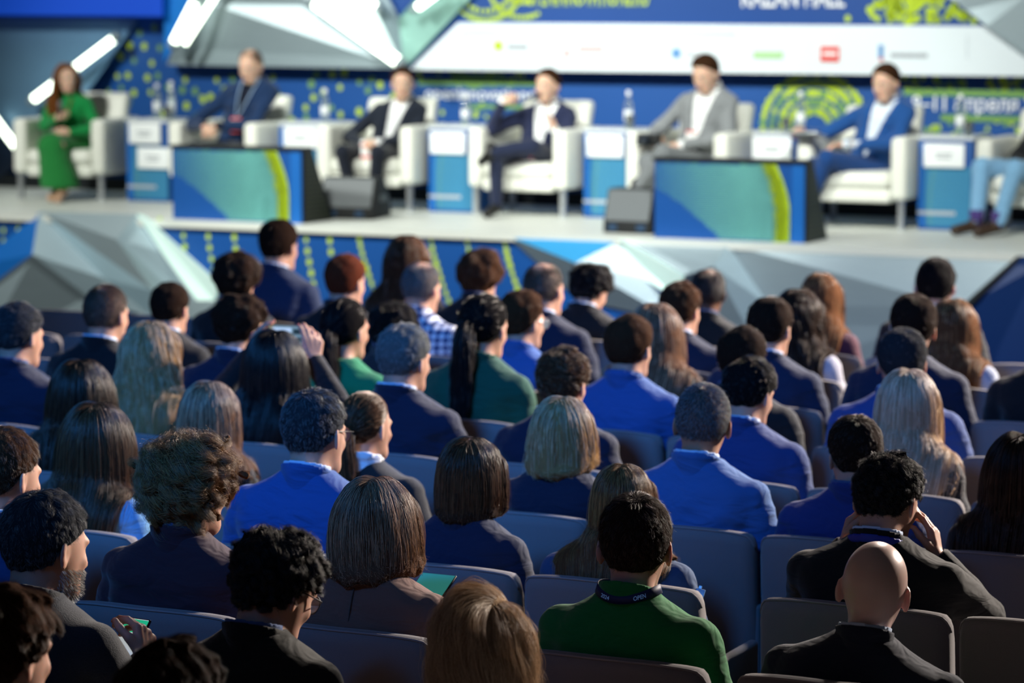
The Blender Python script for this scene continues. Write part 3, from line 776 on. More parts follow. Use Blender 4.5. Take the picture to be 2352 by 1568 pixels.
# faint sponsor marks on the white banner
QN = QU - .028
pink = mat('print_pale_red', '#e6b3b4', .6); redp = mat('print_red', '#d9544f', .6); bluep = mat('print_pale_blue', '#5f93c8', .6); greenp = mat('print_pale_green', '#a9d39a', .6); lgrey = mat('print_light_grey', '#c3c9cf', .6)
for x0, y0, x1, w, m in ((1060, 74, 1225, .02, lgrey), (1465, 76, 1690, .02, lgrey), (1165, 107, 1212, .035, greyp), (1172, 134, 1206, .015, lgrey), (1328, 112, 1385, .04, pink), (1575, 124, 1608, .04, lgrey), (1730, 126, 1798, .05, greenp), (2045, 126, 2130, .03, greyp)):
    hbar('printed_mark', x0, y0, x1, y0 + (x1 - x0) * .01, w, QN, m)
dots('printed_mark', [(*on_q(1144, 105, QN), .04)], lime, wb, OB, QN); dots('printed_mark', [(*on_q(1553, 122, QN), .04)], bluep, wb, OB, QN)
hbar('printed_mark', 1294, 122, 1308, 122, .06, QN, pink); hbar('printed_mark', 1884, 124, 1928, 124.5, .11, QN, redp); hbar('printed_mark', 1890, 123, 1922, 123.5, .025, QN - .002, whitep)
hbar('printed_mark', 2017, 118, 2029, 118, .09, QN, bluep); hbar('printed_mark', 2018, 136, 2028, 136, .02, QN, redp)
for x in (1065, 1458, 2220): hbar('printed_mark', x, 108, x + 2, 108, .16, QN, lgrey)

# ------------------------------------------------------------------ stage furniture
leather = mat('white_leather', '#e6e7de', .45, var=.05, scale=12, bump=.08, spec=.4)
chrome = mat('pale_metal', '#c8ccd0', .3, metal=.8, var=.05)
def rslab(x0, x1, y0, y1, z0, z1, b): return MB().box(x0, x1, y0, y1, z0, z1, b)
def smoothed(o, lv=2):
    md = o.modifiers.new('round', 'SUBSURF'); md.levels = lv; md.render_levels = lv; return o
def bev(o, w, seg=3):
    md = o.modifiers.new('bevel', 'BEVEL'); md.width = w; md.segments = seg; md.limit_method = 'ANGLE'
    o.data.polygons.foreach_set('use_smooth', [True] * len(o.data.polygons)); return o
def armchair_proto():
    r = empty('armchair', (0, 0, 0))
    for sg in (-1, 1):
        bev(MB().box(*sorted((sg * .27, sg * .385)), -.36, .34, .20, .62).build('armrest', leather, r), .035)
    bev(MB().box(-.27, .27, -.35, .30, .18, .27).build('seat_base', leather, r), .02)
    bev(MB().box(-.268, .268, -.37, .24, .272, .385).build('seat_cushion', leather, r), .045, 4)
    b = MB().prism([(-.265, .16, .28), (.265, .16, .28), (.275, .31, .80), (-.275, .31, .80)], (0, .11, .0)).build('backrest', leather, r); bev(b, .04, 4)
    for sx in (-.34, .34):
        for sy in (-.31, .29): MB().box(sx - .018, sx + .018, sy - .018, sy + .018, 0, .205).build('leg', chrome, r)
    return r
CHP = [(165, 8), (528, 0), (868, 4), (1222, 0), (1588, -2), (1982, 0), (2395, 0)]
chair_lab = ['white leather armchair the woman in the green dress sits on', 'white leather armchair behind the left monitor housing, under the leaning lanyard man',
 'white leather armchair of the man clasping his hands', 'white leather armchair of the man speaking into a microphone', 'white leather armchair of the man in the grey suit',
 'white leather armchair of the man in the blue suit with a tablet', 'white leather armchair cut off by the right photo edge']
cp = armchair_proto(); CHAIRS = []
QCH = 18.36
for i, (px, rot) in enumerate(CHP):
    c = cp if i == 0 else copy_tree(cp)
    s, _ = on_q(px, 400, QCH - .1); CHAIRS.append((s, rot)); c.location = W(s, QCH, ZS); c.rotation_euler = (0, 0, RZ + math.radians(rot)); tag(c, chair_lab[i], 'armchair', 'white armchairs on the stage')

def arc_print(name, x0, x1, z0, z1, y, parent, sweep=1, nc=16, nr=22, m=None, m2=None):
    """dotted fan print of a table or monitor housing: fine dashes swept round a corner"""
    hb = MB(); hl = MB(); w, h = x1 - x0, z1 - z0
    for i in range(nc):
        for j in range(nr):
            u, v = (i + .5) / nc, (j + .5) / nr
            ed = .80 + .10 * math.sin(min(1, v * 1.5) * 1.57)
            xx = u ** .9 * ed; zz = v - .10 * math.sin(u * 3.1) * (1 - v)
            if u < max(0, (v - .35) * .72): continue
            if zz < .01 or zz > .99: continue
            x = x0 + w * (xx if sweep > 0 else 1 - xx); z = z1 - h * zz
            r = w * .012 * (.5 + u); t = hl if u > .90 else hb
            if u > .90: r *= 1.6
            t.add([(x - r, y, z - r * .45), (x + r, y, z - r * .15), (x + r, y, z + r * .55), (x - r, y, z + r * .25)], [[0, 1, 2, 3]])
    a = hb.build(name, m, parent); a['kind'] = 'stuff'; b = hl.build(name, m2, parent); b['kind'] = 'stuff'
teal = mat('print_teal', '#5fa3a0', .6, var=.1, scale=20); tealb = mat('print_teal_blue', '#2f78a0', .6, var=.1, scale=4)
glassm = mat('clear_glass', '#e8f2f4', .06, trans=.9, var=.01, spec=.5)
table_top = mat('table_top_white', '#d5dbe0', .35, var=.04)
TB = [(340, 0), (693, 0), (1038, 0), (1397, 0), (1789, 0), (2172, 0)]
card_box = [(332, 306), (690, 316), (1028, 328), (1389, 335), (1773, 342), (2168, 357)]
who = ['the woman in green', 'the lanyard man', 'the hand-clasping man', 'the man with the microphone', 'the grey-suited man', 'the blue-suited man']
TABQ = 18.20; k_t = 0
cardm = mat('card_white', '#eef2f4', .5, var=.03); inkm = mat('card_ink', '#9aa0a6', .7)
bot_cap = mat('bottle_cap', '#f0f2f4', .4)
def bottle(s, q, z, lab, hgt=.24):
    r = empty('water_bottle', W(s, q, z), RZ)
    MB().lathe([(.028, 0), (.031, .01), (.031, hgt * .55), (.026, hgt * .68), (.013, hgt * .82), (.013, hgt * .9)], 14).build('glass_body', glassm, r, True)
    MB().lathe([(.0155, hgt * .89), (.016, hgt * .9), (.016, hgt), (.014, hgt * 1.01)], 12).build('cap', bot_cap, r, True)
    MB().lathe([(.0316, hgt * .2), (.0316, hgt * .48)], 14).build('paper_label', whitep, r, True)
    tag(r, lab, 'bottle', 'bottles on the side tables')
def tumbler(s, q, z, lab):
    r = empty('drinking_glass', W(s, q, z), RZ)
    MB().lathe([(.026, 0), (.033, .10), (.031, .10), (.0245, .008)], 14).build('glass_wall', glassm, r, True)
    MB().lathe([(.024, .009), (.029, .06), (.0, .0601)], 14).build('water', mat('water', '#dceef2', .05, trans=.95, var=.01), r, True)
    tag(r, lab, 'glass', 'glasses on the side tables')
for i, (px, _) in enumerate(TB):
    s, _z = on_q(px, 380, TABQ); r = empty('side_table', W(s, TABQ + .2, ZS), RZ); ww = .185
    bev(MB().box(-ww, ww, -.2, .2, 0, .60).build('body', blue_print, r), .004)
    bev(MB().box(-ww - .008, ww + .008, -.208, .208, .60, .622).build('top', table_top, r), .004)
    MB().box(-ww, -ww + .045, -.204, -.2, .02, .58).build('blue_band', blue_soft, r)
    MB().add([(-ww + .06, -.203, .02), (ww - .01, -.203, .02), (ww - .01, -.203, .42), (-ww + .05, -.203, .42), (-ww + .04, -.203, .2)], [[0, 1, 2, 3, 4]]).build('teal_print', tealb, r)
    arc_print('dotted_print', -ww + .04, ww - .01, .03, .44, -.2045, r, -1, 14, 16, limed if False else teal, limed)
    MB().box(-ww - .001, ww * .4, -.2065, -.2035, .10, .125).build('pale_stripe', greyp, r)
    tag(r, 'blue printed side table between armchairs, beside ' + who[i], 'table', 'side tables on the stage')
    cs = [card_box[i]] + ([(352, 363)] if i == 0 else [])
    for j, (cx, cy) in enumerate(cs):
        s2, z2 = on_q(cx, cy, TABQ - .02)
        rr = empty('name_card', W(s2, TABQ - .02, z2 - .08), RZ); bev(MB().box(-.14, .14, -.006, .006, 0, .16).build('plate', cardm, rr), .006)
        for zz, wd in ((.085, .10), (.06, .085)): MB().box(-wd * .6, wd * .6, -.0085, -.0062, zz, zz + .011).build('faint_line', inkm, rr)
        tag(rr, ('lower white name card on the table beside ' if j else ('upper white name card on the table beside ' if i == 0 else 'white name card on the table beside ')) + who[i], 'name card', 'name cards on the side tables')
    bl = {0: [(-.07, .05, .26), (.05, .06, .28), (.10, -.02, .24)], 1: [(.06, .05, .24)], 2: [(-.02, .06, .22)], 3: [(.05, .04, .26)], 4: [(.06, .06, .27)], 5: [(.02, .05, .27)]}[i]
    for j, (dx, dy, hg) in enumerate(bl):
        w_ = ['leftmost', 'middle', 'rightmost'][j] + ' of three clear bottles on the table beside ' if i == 0 else 'clear water bottle on the table beside '
        bottle(s + dx, TABQ + .2 + dy, ZS + .622, w_ + who[i], hg)
    if i in (0, 3, 4, 5): tumbler(s + (.13 if i != 4 else .02), TABQ + .08, ZS + .622, 'short drinking glass on the table beside ' + who[i])
# monitor housings at the stage edge
blackp = mat('black_frame', '#14181a', .5, var=.1); olive = mat('print_olive', '#4c5a33', .6, var=.2, scale=40)
def housing(px0, px1, lab):
    QH = QE + .10
    (s0, _), (s1, _) = on_q(px0, 420, QH), on_q(px1, 420, QH); cx = (s0 + s1) / 2; w = (s1 - s0) / 2; h = .52
    r = empty('monitor_housing', W(cx, QH, ZS), RZ)
    MB().box(-w, w, 0, .02, 0, h - .022).build('front_panel', blue_print, r)
    MB().box(-w - .015, w + .015, -.012, .14, h - .022, h).build('top_rim', blackp, r)
    MB().box(w * .84, w, -.003, 0, .0, h - .022).build('blue_margin', blue_soft, r)
    arc_print('dotted_print', -w + .01, w * .97, .01, h - .03, -.004, r, 1, 44, 40, teal, lime)
    for sg in (-1, 1):
        x = sg * (w - .001)
        MB().prism([(x, .02, 0), (x, .42, 0), (x, .14, h - .022), (x, .02, h - .022)], (sg * .012, 0, 0)).build('side_panel', blackp, r)
        hb = MB()
        for i in range(9):
            for j in range(14):
                z = .03 + j * .032; y = .05 + i * .04
                if y < .40 - z * .62: hb.add([(x + sg * .0135, y - .009, z - .005), (x + sg * .0135, y + .009, z - .003), (x + sg * .0135, y + .009, z + .008), (x + sg * .0135, y - .009, z + .006)], [[0, 1, 2, 3]])
        p = hb.build('dotted_print', olive, r); p['kind'] = 'stuff'
    MB().prism([(-w, .42, 0), (w, .42, 0), (w, .14, h - .03), (-w, .14, h - .03)], (0, -.012, 0)).build('screen_back', blackp, r)
    tag(r, lab, 'monitor housing', 'monitor housings at the stage edge')
housing(396, 692, 'left blue printed monitor housing at the stage edge before the lanyard man')
housing(1504, 1848, 'right blue printed monitor housing at the stage edge before the grey-suited man')
# wedge speakers
grille = mat('speaker_grey', '#5d6266', .55, var=.1, scale=60, bump=.2); cab = mat('speaker_black', '#17191b', .7, var=.15, scale=40)
def wedge(px, py, w, rot, lab):
    s, q = on_z(px, py, ZS); r = empty('wedge_speaker', W(s, q + .16, ZS), RZ + math.radians(rot))
    bev(MB().prism([(-w, -.18, .0), (-w, .20, .0), (-w, .20, .10), (-w, .06, .29), (-w, -.10, .29), (-w, -.18, .08)][::-1], (2 * w, 0, 0)).build('cabinet', cab, r), .012)
    MB().prism([(-w + .015, -.1805, .085), (w - .015, -.1805, .085), (w - .015, -.104, .283), (-w + .015, -.104, .283)], (0, -.006, -.001)).build('back_plate', grille, r)
    for sg in (-1, 1):
        MB().box(*sorted((sg * w, sg * (w + .012))), -.03, .09, .12, .16).build('handle', grille, r)
    for x in (-.1, .1): MB().box(x - .03, x + .03, -.186, -.18, .02, .06).build('socket', mat('socket_blue', '#27415e', .5), r)
    tag(r, lab, 'speaker', 'wedge speakers on the stage')
wedge(790, 503, .20, 8, 'black wedge speaker right of the left monitor housing')
wedge(1442, 536, .17, 0, 'grey wedge speaker left of the right monitor housing')
# ------------------------------------------------------------------ auditorium seats
ROWQ = {'Z': 4.75, 'A': 5.6, 'B': 6.45, 'C': 7.3, 'D': 8.15, 'E': 9.0, 'F': 9.85, 'G': 10.7, 'H': 11.55, 'I': 12.4}
seat_cloth = mat('seat_fabric', '#716d70', .9, var=.16, scale=700, bump=.3, sheen=.25, spec=.2)
seat_pipe = mat('seat_piping', '#827d80', .8, var=.1)
seat_shell = mat('seat_shell', '#26272b', .6, var=.1)
def seat_proto():
    r = empty('auditorium_seat', (0, 0, 0)); hw = .268
    nu = 25; prof = [(-.5, .0), (-.5, .3), (-.5, .7), (-.47, .93), (-.3, .995), (0, 1.0), (.3, .99), (.47, .92), (.5, .7), (.5, .3), (.5, .0)]
    V, F = [], []; n = len(prof)
    for i in range(nu):
        u = math.sin(math.pi / 2 * (-1 + 2 * i / (nu - 1))); e = max(0, (abs(u) - .90) / .10); sh = math.sqrt(max(0, 1 - e * e * .96)); 
        top = .872 - .022 * abs(u) ** 3 - .05 * (1 - sh); th = .085 * (.35 + .65 * sh)
        yc = -.185 + .055 * u * u
        for a, t in prof:
            z = .34 + (top - .34) * t; V.append((u * hw, yc - (z - .34) * .10 + .055 + a * th, z))
    for i in range(nu - 1):
        for k in range(n):
            k2 = (k + 1) % n; F.append([i * n + k, (i + 1) * n + k, (i + 1) * n + k2, i * n + k2])
    F += [list(range(n)), [(nu - 1) * n + k for k in range(n)][::-1]]
    b = mesh('backrest', V, F, seat_cloth, r)
    pts = []
    for i in range(nu):
        v = V[i * n + 4]; pts.append((v[0], v[1], v[2]))
    MB().tube(pts, .0035, 6).build('piping', seat_pipe, b, True)
    bev(MB().box(-.24, .24, -.12, .36, .36, .46).build('seat_cushion', seat_cloth, r), .04)
    for sg in (-1, 1):
        a = MB().box(*sorted((sg * .245, sg * .277)), -.12, .30, .30, .63).build('armrest', seat_cloth, r); bev(a, .014)
        MB().box(*sorted((sg * .20, sg * .24)), -.02, .12, 0, .36).build('leg', seat_shell, r)
    MB().box(-.24, .24, .02, .10, .10, .14).build('crossbar', seat_shell, r)
    return r

# ------------------------------------------------------------------ hair styles
HS = {
 'crop': dict(k='crop', top=.012, side=.007, lift=.45, mess=.15, up=.008, clump=.1, nofill=1),
 'short': dict(k='short', top=.034, side=.012, lift=.30, mess=.12, up=.016),
 'fade': dict(k='short', top=.034, side=.007, lift=.32, mess=.12, up=.022),
 'neat': dict(k='short', top=.042, side=.014, lift=.24, mess=.08, comb=(.5, 0, 0), up=.018),
 'panel': dict(k='short', top=.042, side=.013, lift=.30, mess=.08, comb=(.35, -1.3, .2), up=.018),
 'swept': dict(k='short', top=.075, side=.028, lift=.34, mess=.10, comb=(.6, -.4, .1), up=.028, clumps=90, clump=.6),
 'back': dict(k='short', top=.052, side=.022, lift=.30, mess=.08, comb=(0, -1.4, 0), up=.024, clumps=110, clump=.55),
 'mop': dict(k='short', top=.085, side=.060, lift=.28, mess=.18, grav=.12, up=.030, clumps=90, clump=.6, amp=.004, turns=.8),
 'tousle': dict(inset=.016, k='curly', top=.075, side=.045, lift=.40, mess=.25, amp=.007, turns=1.4, up=.040, clumps=110, clump=.7),
 'curl': dict(inset=.016, k='curly', top=.062, side=.022, lift=.42, mess=.22, amp=.010, turns=1.7, up=.036, clumps=170, clump=.85),
 'shortcurl': dict(inset=.013, k='curly', top=.045, side=.014, lift=.42, mess=.22, amp=.005, turns=1.5, up=.028, clumps=190, clump=.7),
 'bigcurl': dict(inset=.024, k='curly', top=.095, side=.078, lift=.42, mess=.28, amp=.016, turns=1.7, grav=.10, up=.052, clumps=150, clump=.88),
 'recede': dict(k='short', top=.028, side=.014, lift=.26, recede=.35, up=.012),
 'balding': dict(k='crop', top=.016, side=.010, lift=.3, recede=.25, spot=22, up=.006, nofill=1),
 'long': dict(k='long', len=.46, vol=.08, up=.016, clump=.5), 'longer': dict(k='long', len=.56, vol=.08, up=.018, clump=.5),
 'mid': dict(k='long', len=.33, vol=.10, up=.018, clump=.55), 'wave': dict(k='long', len=.48, vol=.16, up=.022, amp=.010, turns=2.2, clump=.65, clumps=110),
 'bob': dict(k='bob', len=.36, vol=.14, cut=-.098, up=.022, clump=.3), 'lob': dict(k='bob', len=.46, vol=.16, cut=-.108, up=.024, clump=.62, amp=.006, turns=1.1, clumps=120, fuzz=.003),
 'fluffy': dict(inset=.02, k='bob', part=.45, len=.46, vol=.42, cut=-.165, up=.050, clump=.55, amp=.010, turns=2.6, clumps=420, fuzz=.004, fly=(.10, .005)),
 'tail': dict(k='tail', len=.40, tie=(0, -.95, -.10), up=.014, amp=.006, turns=1.5, clump=.7), 'lowtail': dict(k='tail', len=.30, tie=(.15, -.9, -.25), up=.012, sway=.5), 'bun': dict(k='bun', bun=.034, up=.012), 'clip': dict(k='tail', len=.50, tie=(0, -.85, .45), up=.018, clump=.6),
}
BLK, DBR, BRN, LBR, RED, GRY, DGR, DBL, BLD, PBL = ('#100e0f', '#2c2322'), ('#20140e', '#523622'), ('#352115', '#785032'), ('#573823', '#b0844f'), ('#4a2214', '#8a4a2a'), ('#4c5052', '#a8abac'), ('#24262a', '#74787c'), ('#5a4030', '#cba482'), ('#84643f', '#dcbc94'), ('#a08468', '#f0d9bc')
# id: px, py of the crown, row, f/m, hair, hair colour, skin, clothes colour, clothes kind, pose extras, label, short phrase
NV, BB, BK = '#161f38', '#2a5ec2', '#14161b'
AUD = [
 (1, 640, 500, 'I', 'm', 'short', DBR, 'light', '#222f4d', 'jacket', dict(yaw=0), 'tallest man in the front row, short dark hair and navy blazer', 'the tall front-row man'),
 (2, 545, 568, 'H', 'f', 'mop', DBR, 'light', BK, 'jacket', dict(yaw=10), 'person with chin-length brown hair and dark jacket, left of the tall man', 'the person with chin-length hair'),
 (3, 793, 578, 'H', 'm', 'fade', RED, 'light', BK, 'jacket', dict(yaw=-4), 'man with cropped reddish hair and dark jacket, right of the tall man', 'the reddish-haired man'),
 (4, 935, 535, 'I', 'f', 'long', BRN, 'light', '#6d5c50', 'shirt', dict(yaw=5), 'front-row woman with long brown hair and beige top', 'the front-row woman in beige'),
 (5, 968, 600, 'H', 'm', 'balding', DGR, 'light', 'plaid', 'shirt', dict(yaw=-5), 'man with thin greying hair in a blue and white plaid shirt', 'the man in plaid'),
 (6, 1103, 565, 'I', 'm', 'mop', BRN, 'light', BK, 'jacket', dict(yaw=0), 'front-row man with longish brown hair and black jacket', 'the long-haired front-row man'),
 (7, 1250, 602, 'H', 'm', 'balding', DBR, 'light', NV, 'jacket', dict(yaw=-5), 'balding man in a navy suit with a bright red ear', 'the balding man in navy'),
 (8, 1356, 592, 'I', 'm', 'tousle', BLK, 'light', BK, 'jacket', dict(yaw=-10, pitch=26, lean=.10), 'man with tousled black hair bending his head, black suit', 'the black-haired man bending his head'),
 (9, 1627, 615, 'I', 'm', 'balding', BLK, 'dark', '#17191c', 'jacket', dict(yaw=10), 'front-row man with a shaved dark head and dark jacket', 'the shaved front-row man'),
 (10, 1565, 642, 'H', 'm', 'back', BRN, 'light', NV, 'jacket', dict(yaw=-5), 'man with combed-back brown hair in a navy suit, left of the shaved man', 'the combed-back man'),
 (11, 1885, 620, 'I', 'f', 'mid', LBR, 'light', '#4a2433', 'shirt', dict(yaw=0), 'front-row woman with shoulder-length brown hair and maroon top', 'the woman in maroon'),
 (12, 1835, 655, 'H', 'f', 'wave', DBR, 'light', '#a4a4b0', 'shirt', dict(yaw=-5), 'woman with long dark curls and a white top', 'the woman with dark curls'),
 (13, 2150, 590, 'I', 'm', 'recede', BLK, 'light', BK, 'jacket', dict(yaw=8), 'front-row man on the right with black hair and black suit', 'the right-hand front-row man'),
 (14, 2098, 668, 'G', 'm', 'fade', DBR, 'light', NV, 'jacket', dict(yaw=18), 'man with dark short hair and red-lit ears, navy suit, right side', 'the red-eared man'),
 (15, 2190, 680, 'H', 'f', 'long', LBR, 'light', '#9aa2b4', 'shirt', dict(yaw=0), 'woman with long light brown hair and a white lace top', 'the woman in white lace'),
 (16, 1770, 678, 'G', 'm', 'short', DBR, 'light', '#18233e', 'jacket', dict(yaw=-3), 'broad man with dark brown hair in a navy suit, lit right shoulder', 'the broad man in navy'),
 (17, 1505, 690, 'G', 'f', 'longer', DBL, 'light', '#24505a', 'jacket', dict(yaw=0), 'woman with long ash blonde hair and teal jacket', 'the woman in teal'),
 (18, 1445, 717, 'F', 'm', 'neat', BRN, 'light', '#2e5390', 'jacket', dict(yaw=-2), 'man with brown hair in a bright blue blazer, middle of the hall', 'the man in the bright blue blazer, mid-hall'),
 (19, 1200, 662, 'G', 'm', 'back', BRN, 'light', '#33599c', 'shirt', dict(yaw=-15), 'man with brown hair and glasses in a blue shirt', 'the man with glasses and blue shirt'),
 (20, 1113, 672, 'F', 'f', 'tail', BLK, 'light', '#0f4a3a', 'jacket', dict(yaw=-3), 'woman with a long dark ponytail and dark green jacket', 'the woman in the green jacket'),
 (21, 905, 685, 'G', 'm', 'mop', BLK, 'light', '#23262e', 'shirt', dict(yaw=0, pitch=18), 'dark-haired person half hidden behind the grey-haired man', 'the half-hidden dark-haired person'),
 (22, 793, 682, 'F', 'f', 'lowtail', BLK, 'light', '#0c7a50', 'shirt', dict(yaw=-8), 'woman with pulled-back black hair and emerald green top', 'the woman in emerald'),
 (23, 550, 672, 'F', 'm', 'swept', DBR, 'light', NV, 'jacket', dict(yaw=-12), 'man with swept dark hair in a navy suit behind the raised phone', 'the man with swept hair'),
 (24, 628, 750, 'E', 'f', 'longer', BLK, 'light', BK, 'jacket', dict(phone=1, yaw=5), 'woman with very long black hair raising a phone in both hands', 'the woman raising a phone'),
 (25, 390, 642, 'G', 'm', 'fade', DBR, 'light', BK, 'jacket', dict(yaw=6), 'man with cropped sides and black jacket, behind the blonde woman on the left', 'the man with cropped sides'),
 (26, 243, 652, 'F', 'm', 'crop', DBR, 'light', BK, 'jacket', dict(yaw=0), 'man with buzzed dark hair and black jacket near the left edge', 'the buzz-cut man'),
 (27, 40, 690, 'E', 'm', 'short', DGR, 'light', NV, 'jacket', dict(yaw=-6), 'man with grey-flecked hair in a navy suit at the left edge', 'the grey-flecked man at the left edge'),
 (28, 345, 728, 'E', 'f', 'wave', BLD, 'light', BK, 'jacket', dict(yaw=-8), 'woman with long wavy blonde hair and black jacket on the left', 'the wavy blonde woman'),
 (29, 185, 818, 'D', 'f', 'longer', DBR, 'light', '#5f9fd6', 'shirt', dict(yaw=8), 'woman with long brown hair and sleeveless blue-lit top, left side', 'the brown-haired woman in pale blue'),
 (30, 480, 868, 'D', 'f', 'long', DBL, 'light', BK, 'jacket', dict(yaw=-6), 'woman with straight dark blonde hair and black jacket', 'the straight-haired blonde woman'),
 (31, 928, 738, 'E', 'm', 'short', GRY, 'light', NV, 'jacket', dict(yaw=-8, width=1.06), 'grey-haired man in a navy suit, centre', 'the grey-haired man in navy'),
 (32, 1293, 787, 'E', 'm', 'shortcurl', BRN, 'light', '#131b33', 'jacket', dict(yaw=0), 'man with tight brown curls in a dark navy suit', 'the man with tight curls'),
 (33, 1705, 745, 'F', 'm', 'neat', DBR, 'light', BK, 'jacket', dict(yaw=-4, lean=.02), 'man with dark hair and black jacket hidden behind a blue-suited man', 'the half-hidden man in black'),
 (34, 1720, 812, 'E', 'm', 'neat', BLK, 'light', '#22396e', 'jacket', dict(yaw=-10, pitch=14), 'man with black hair bending over in a royal blue suit', 'the bending man in royal blue'),
 (35, 2072, 745, 'F', 'm', 'fade', DGR, 'light', '#2a4580', 'jacket', dict(yaw=22, width=1.08), 'broad man with greying short hair in a blue suit, right side', 'the broad man in blue'),
 (36, 2085, 840, 'E', 'f', 'long', PBL, 'pale', '#101522', 'jacket', dict(yaw=5), 'woman with long pale blonde hair and black jacket on the right', 'the pale blonde woman'),
 (37, 218, 915, 'C', 'f', 'longer', BRN, 'light', '#7ab0dc', 'shirt', dict(yaw=5), 'woman with long glossy brown hair and pale blue top, lower left', 'the glossy-haired woman'),
 (38, 722, 888, 'C', 'm', 'short', DGR, 'light', '#26508f', 'jacket', dict(yaw=-3, width=1.1, lean=.10), 'man with dark greying hair in a vivid blue blazer, left of centre', 'the man in the vivid blue blazer'),
 (39, 840, 897, 'D', 'f', 'lowtail', BRN, 'light', '#15171c', 'knit', dict(yaw=-10, width=1.08), 'girl with a low ponytail, white scarf and black coat', 'the girl with a white scarf'),
 (40, 1293, 897, 'D', 'f', 'lob', BLD, 'light', '#141d33', 'jacket', dict(yaw=0), 'woman with straight blonde hair to the shoulders and navy jacket, centre', 'the blonde woman in navy'),
 (41, 1615, 878, 'D', 'm', 'crop', DGR, 'tan', '#36609a', 'jacket', dict(yaw=16), 'man with shaved hair in a light blue blazer, right of centre', 'the shaved man in light blue'),
 (42, 1965, 950, 'D', 'm', 'recede', DBR, 'light', '#20336e', 'jacket', dict(yaw=34, lean=.02), 'man with receding dark hair in a royal blue jacket, left ear showing', 'the man with receding hair'),
 (43, 2040, 1027, 'C', 'm', 'shortcurl', BLK, 'light', '#111317', 'jacket', dict(face=1, yaw=-8, pitch=22, lean=.10, width=1.14), 'man in a black suit holding both hands to his face', 'the man with hands to his face'),
 (44, 6, 975, 'B', 'm', 'short', BRN, 'light', '#16305a', 'jacket', dict(yaw=-10), 'brown-haired man cut by the left edge behind the bearded man', 'the man cut by the left edge'),
 (45, 430, 968, 'B', 'm', 'bigcurl', LBR, 'light', '#37222c', 'jacket', dict(yaw=-8), 'man with big light brown curls and maroon jacket', 'the man with big curls'),
 (46, 1080, 990, 'C', 'f', 'bob', BRN, 'light', '#17213c', 'jacket', dict(yaw=0), 'woman with a rounded brown bob and dark navy jacket', 'the woman with a bob'),
 (47, 1430, 1055, 'C', 'f', 'mid', LBR, 'light', '#27466f', 'jacket', dict(yaw=12, width=1.12), 'woman with light brown hair and denim blue jacket behind the green polo man', 'the woman in denim blue'),
 (48, 860, 1078, 'B', 'f', 'lob', DBL, 'light', '#6d4f45', 'jacket', dict(yaw=8, seam=1, width=1.10), 'woman with highlighted blonde hair and tan jacket', 'the woman in tan'),
 (49, 2345, 985, 'D', 'f', 'longer', DBR, 'light', BK, 'shirt', dict(yaw=0), 'woman with long dark hair at the right edge of the photo', 'the dark-haired woman at the right edge'),
 (50, 100, 1118, 'A', 'm', 'short', DGR, 'light', '#1a1f27', 'knit', dict(holdphone=1, yaw=-15, pitch=10, beard=1), 'grey-haired bearded man in dark tweed looking at a phone', 'the bearded man'),
 (51, 630, 1195, 'A', 'm', 'curl', BLK, 'light', '#10120f', 'jacket', dict(yaw=-14, pitch=26, roll=3, lean=.08, glasses=1), 'man with dark curls and round glasses looking down, black jacket', 'the man with dark curls and glasses'),
 (52, 1460, 1127, 'B', 'm', 'short', DBR, 'light', '#0d6b33', 'shirt', dict(yaw=16, polo=1, width=1.08), 'man in a green polo shirt with a lanyard', 'the man in the green polo'),
 (53, 2010, 1243, 'B', 'm', None, BLK, 'fair', '#1b2438', 'jacket', dict(yaw=12, roll=6, pitch=4, width=1.24, dip=(0, .03)), 'bald man in a dark navy jacket, lower right', 'the bald man'),
 (54, 1115, 1318, 'A', 'f', 'fluffy', PBL, 'light', '#3a3340', 'jacket', dict(yaw=0), 'woman with fluffy blonde hair at the bottom centre', 'the fluffy blonde woman'),
 (55, 385, 1458, 'Z', 'm', 'swept', DBR, 'light', '#1a1c22', 'jacket', dict(yaw=0), 'top of a brown-haired head cut by the bottom edge', 'the head at the bottom edge'),
 (56, 4, 1335, 'Z', 'm', 'swept', BRN, 'light', '#1a1c22', 'jacket', dict(yaw=-8), 'brown-haired person cut by the lower left corner', 'the person in the lower left corner'),
 (57, 2425, 692, 'G', 'm', 'short', BLK, 'light', BK, 'jacket', dict(yaw=0), 'dark-suited man cut by the right photo edge', 'the man cut by the right edge'),
]
POS = {}
trou = mat('trousers_dark', '#14161c', .85, var=.15, scale=300, bump=.2)
_tp = Pose(); _V, _Q = trousers_mesh(_tp, .026); TROU = mesh('trousers', _V, _Q, trou).data; bpy.data.objects.remove(bpy.data.objects['trousers'])
_pr = [hand_prims(_tp.wr[k], *_tp.hd[k], sg) for k, sg in enumerate((-1, 1))]
HANDS = []
for pr in _pr:
    A = np.array([q for p in pr for q in p[:2]]); _V, _Q = polygonize(lambda P: hand_sdf(P, pr), A.min(0) - .04, A.max(0) + .04, .007)
    o_ = mesh('hand', _V, _Q, skin('light')); HANDS.append(o_.data); bpy.data.objects.remove(o_)
SHOES = []
for sg in (-1, 1):
    _V, _Q = shoe_mesh(_tp.legs[sg][2], _tp.legs[sg][3], .014); o_ = mesh('shoe', _V, _Q, mat('shoe_black', '#101010', .4)); SHOES.append(o_.data); bpy.data.objects.remove(o_)
def shared(name, data, root):
    o = bpy.data.objects.new(name, data); COL.objects.link(o); o.parent = root; return o

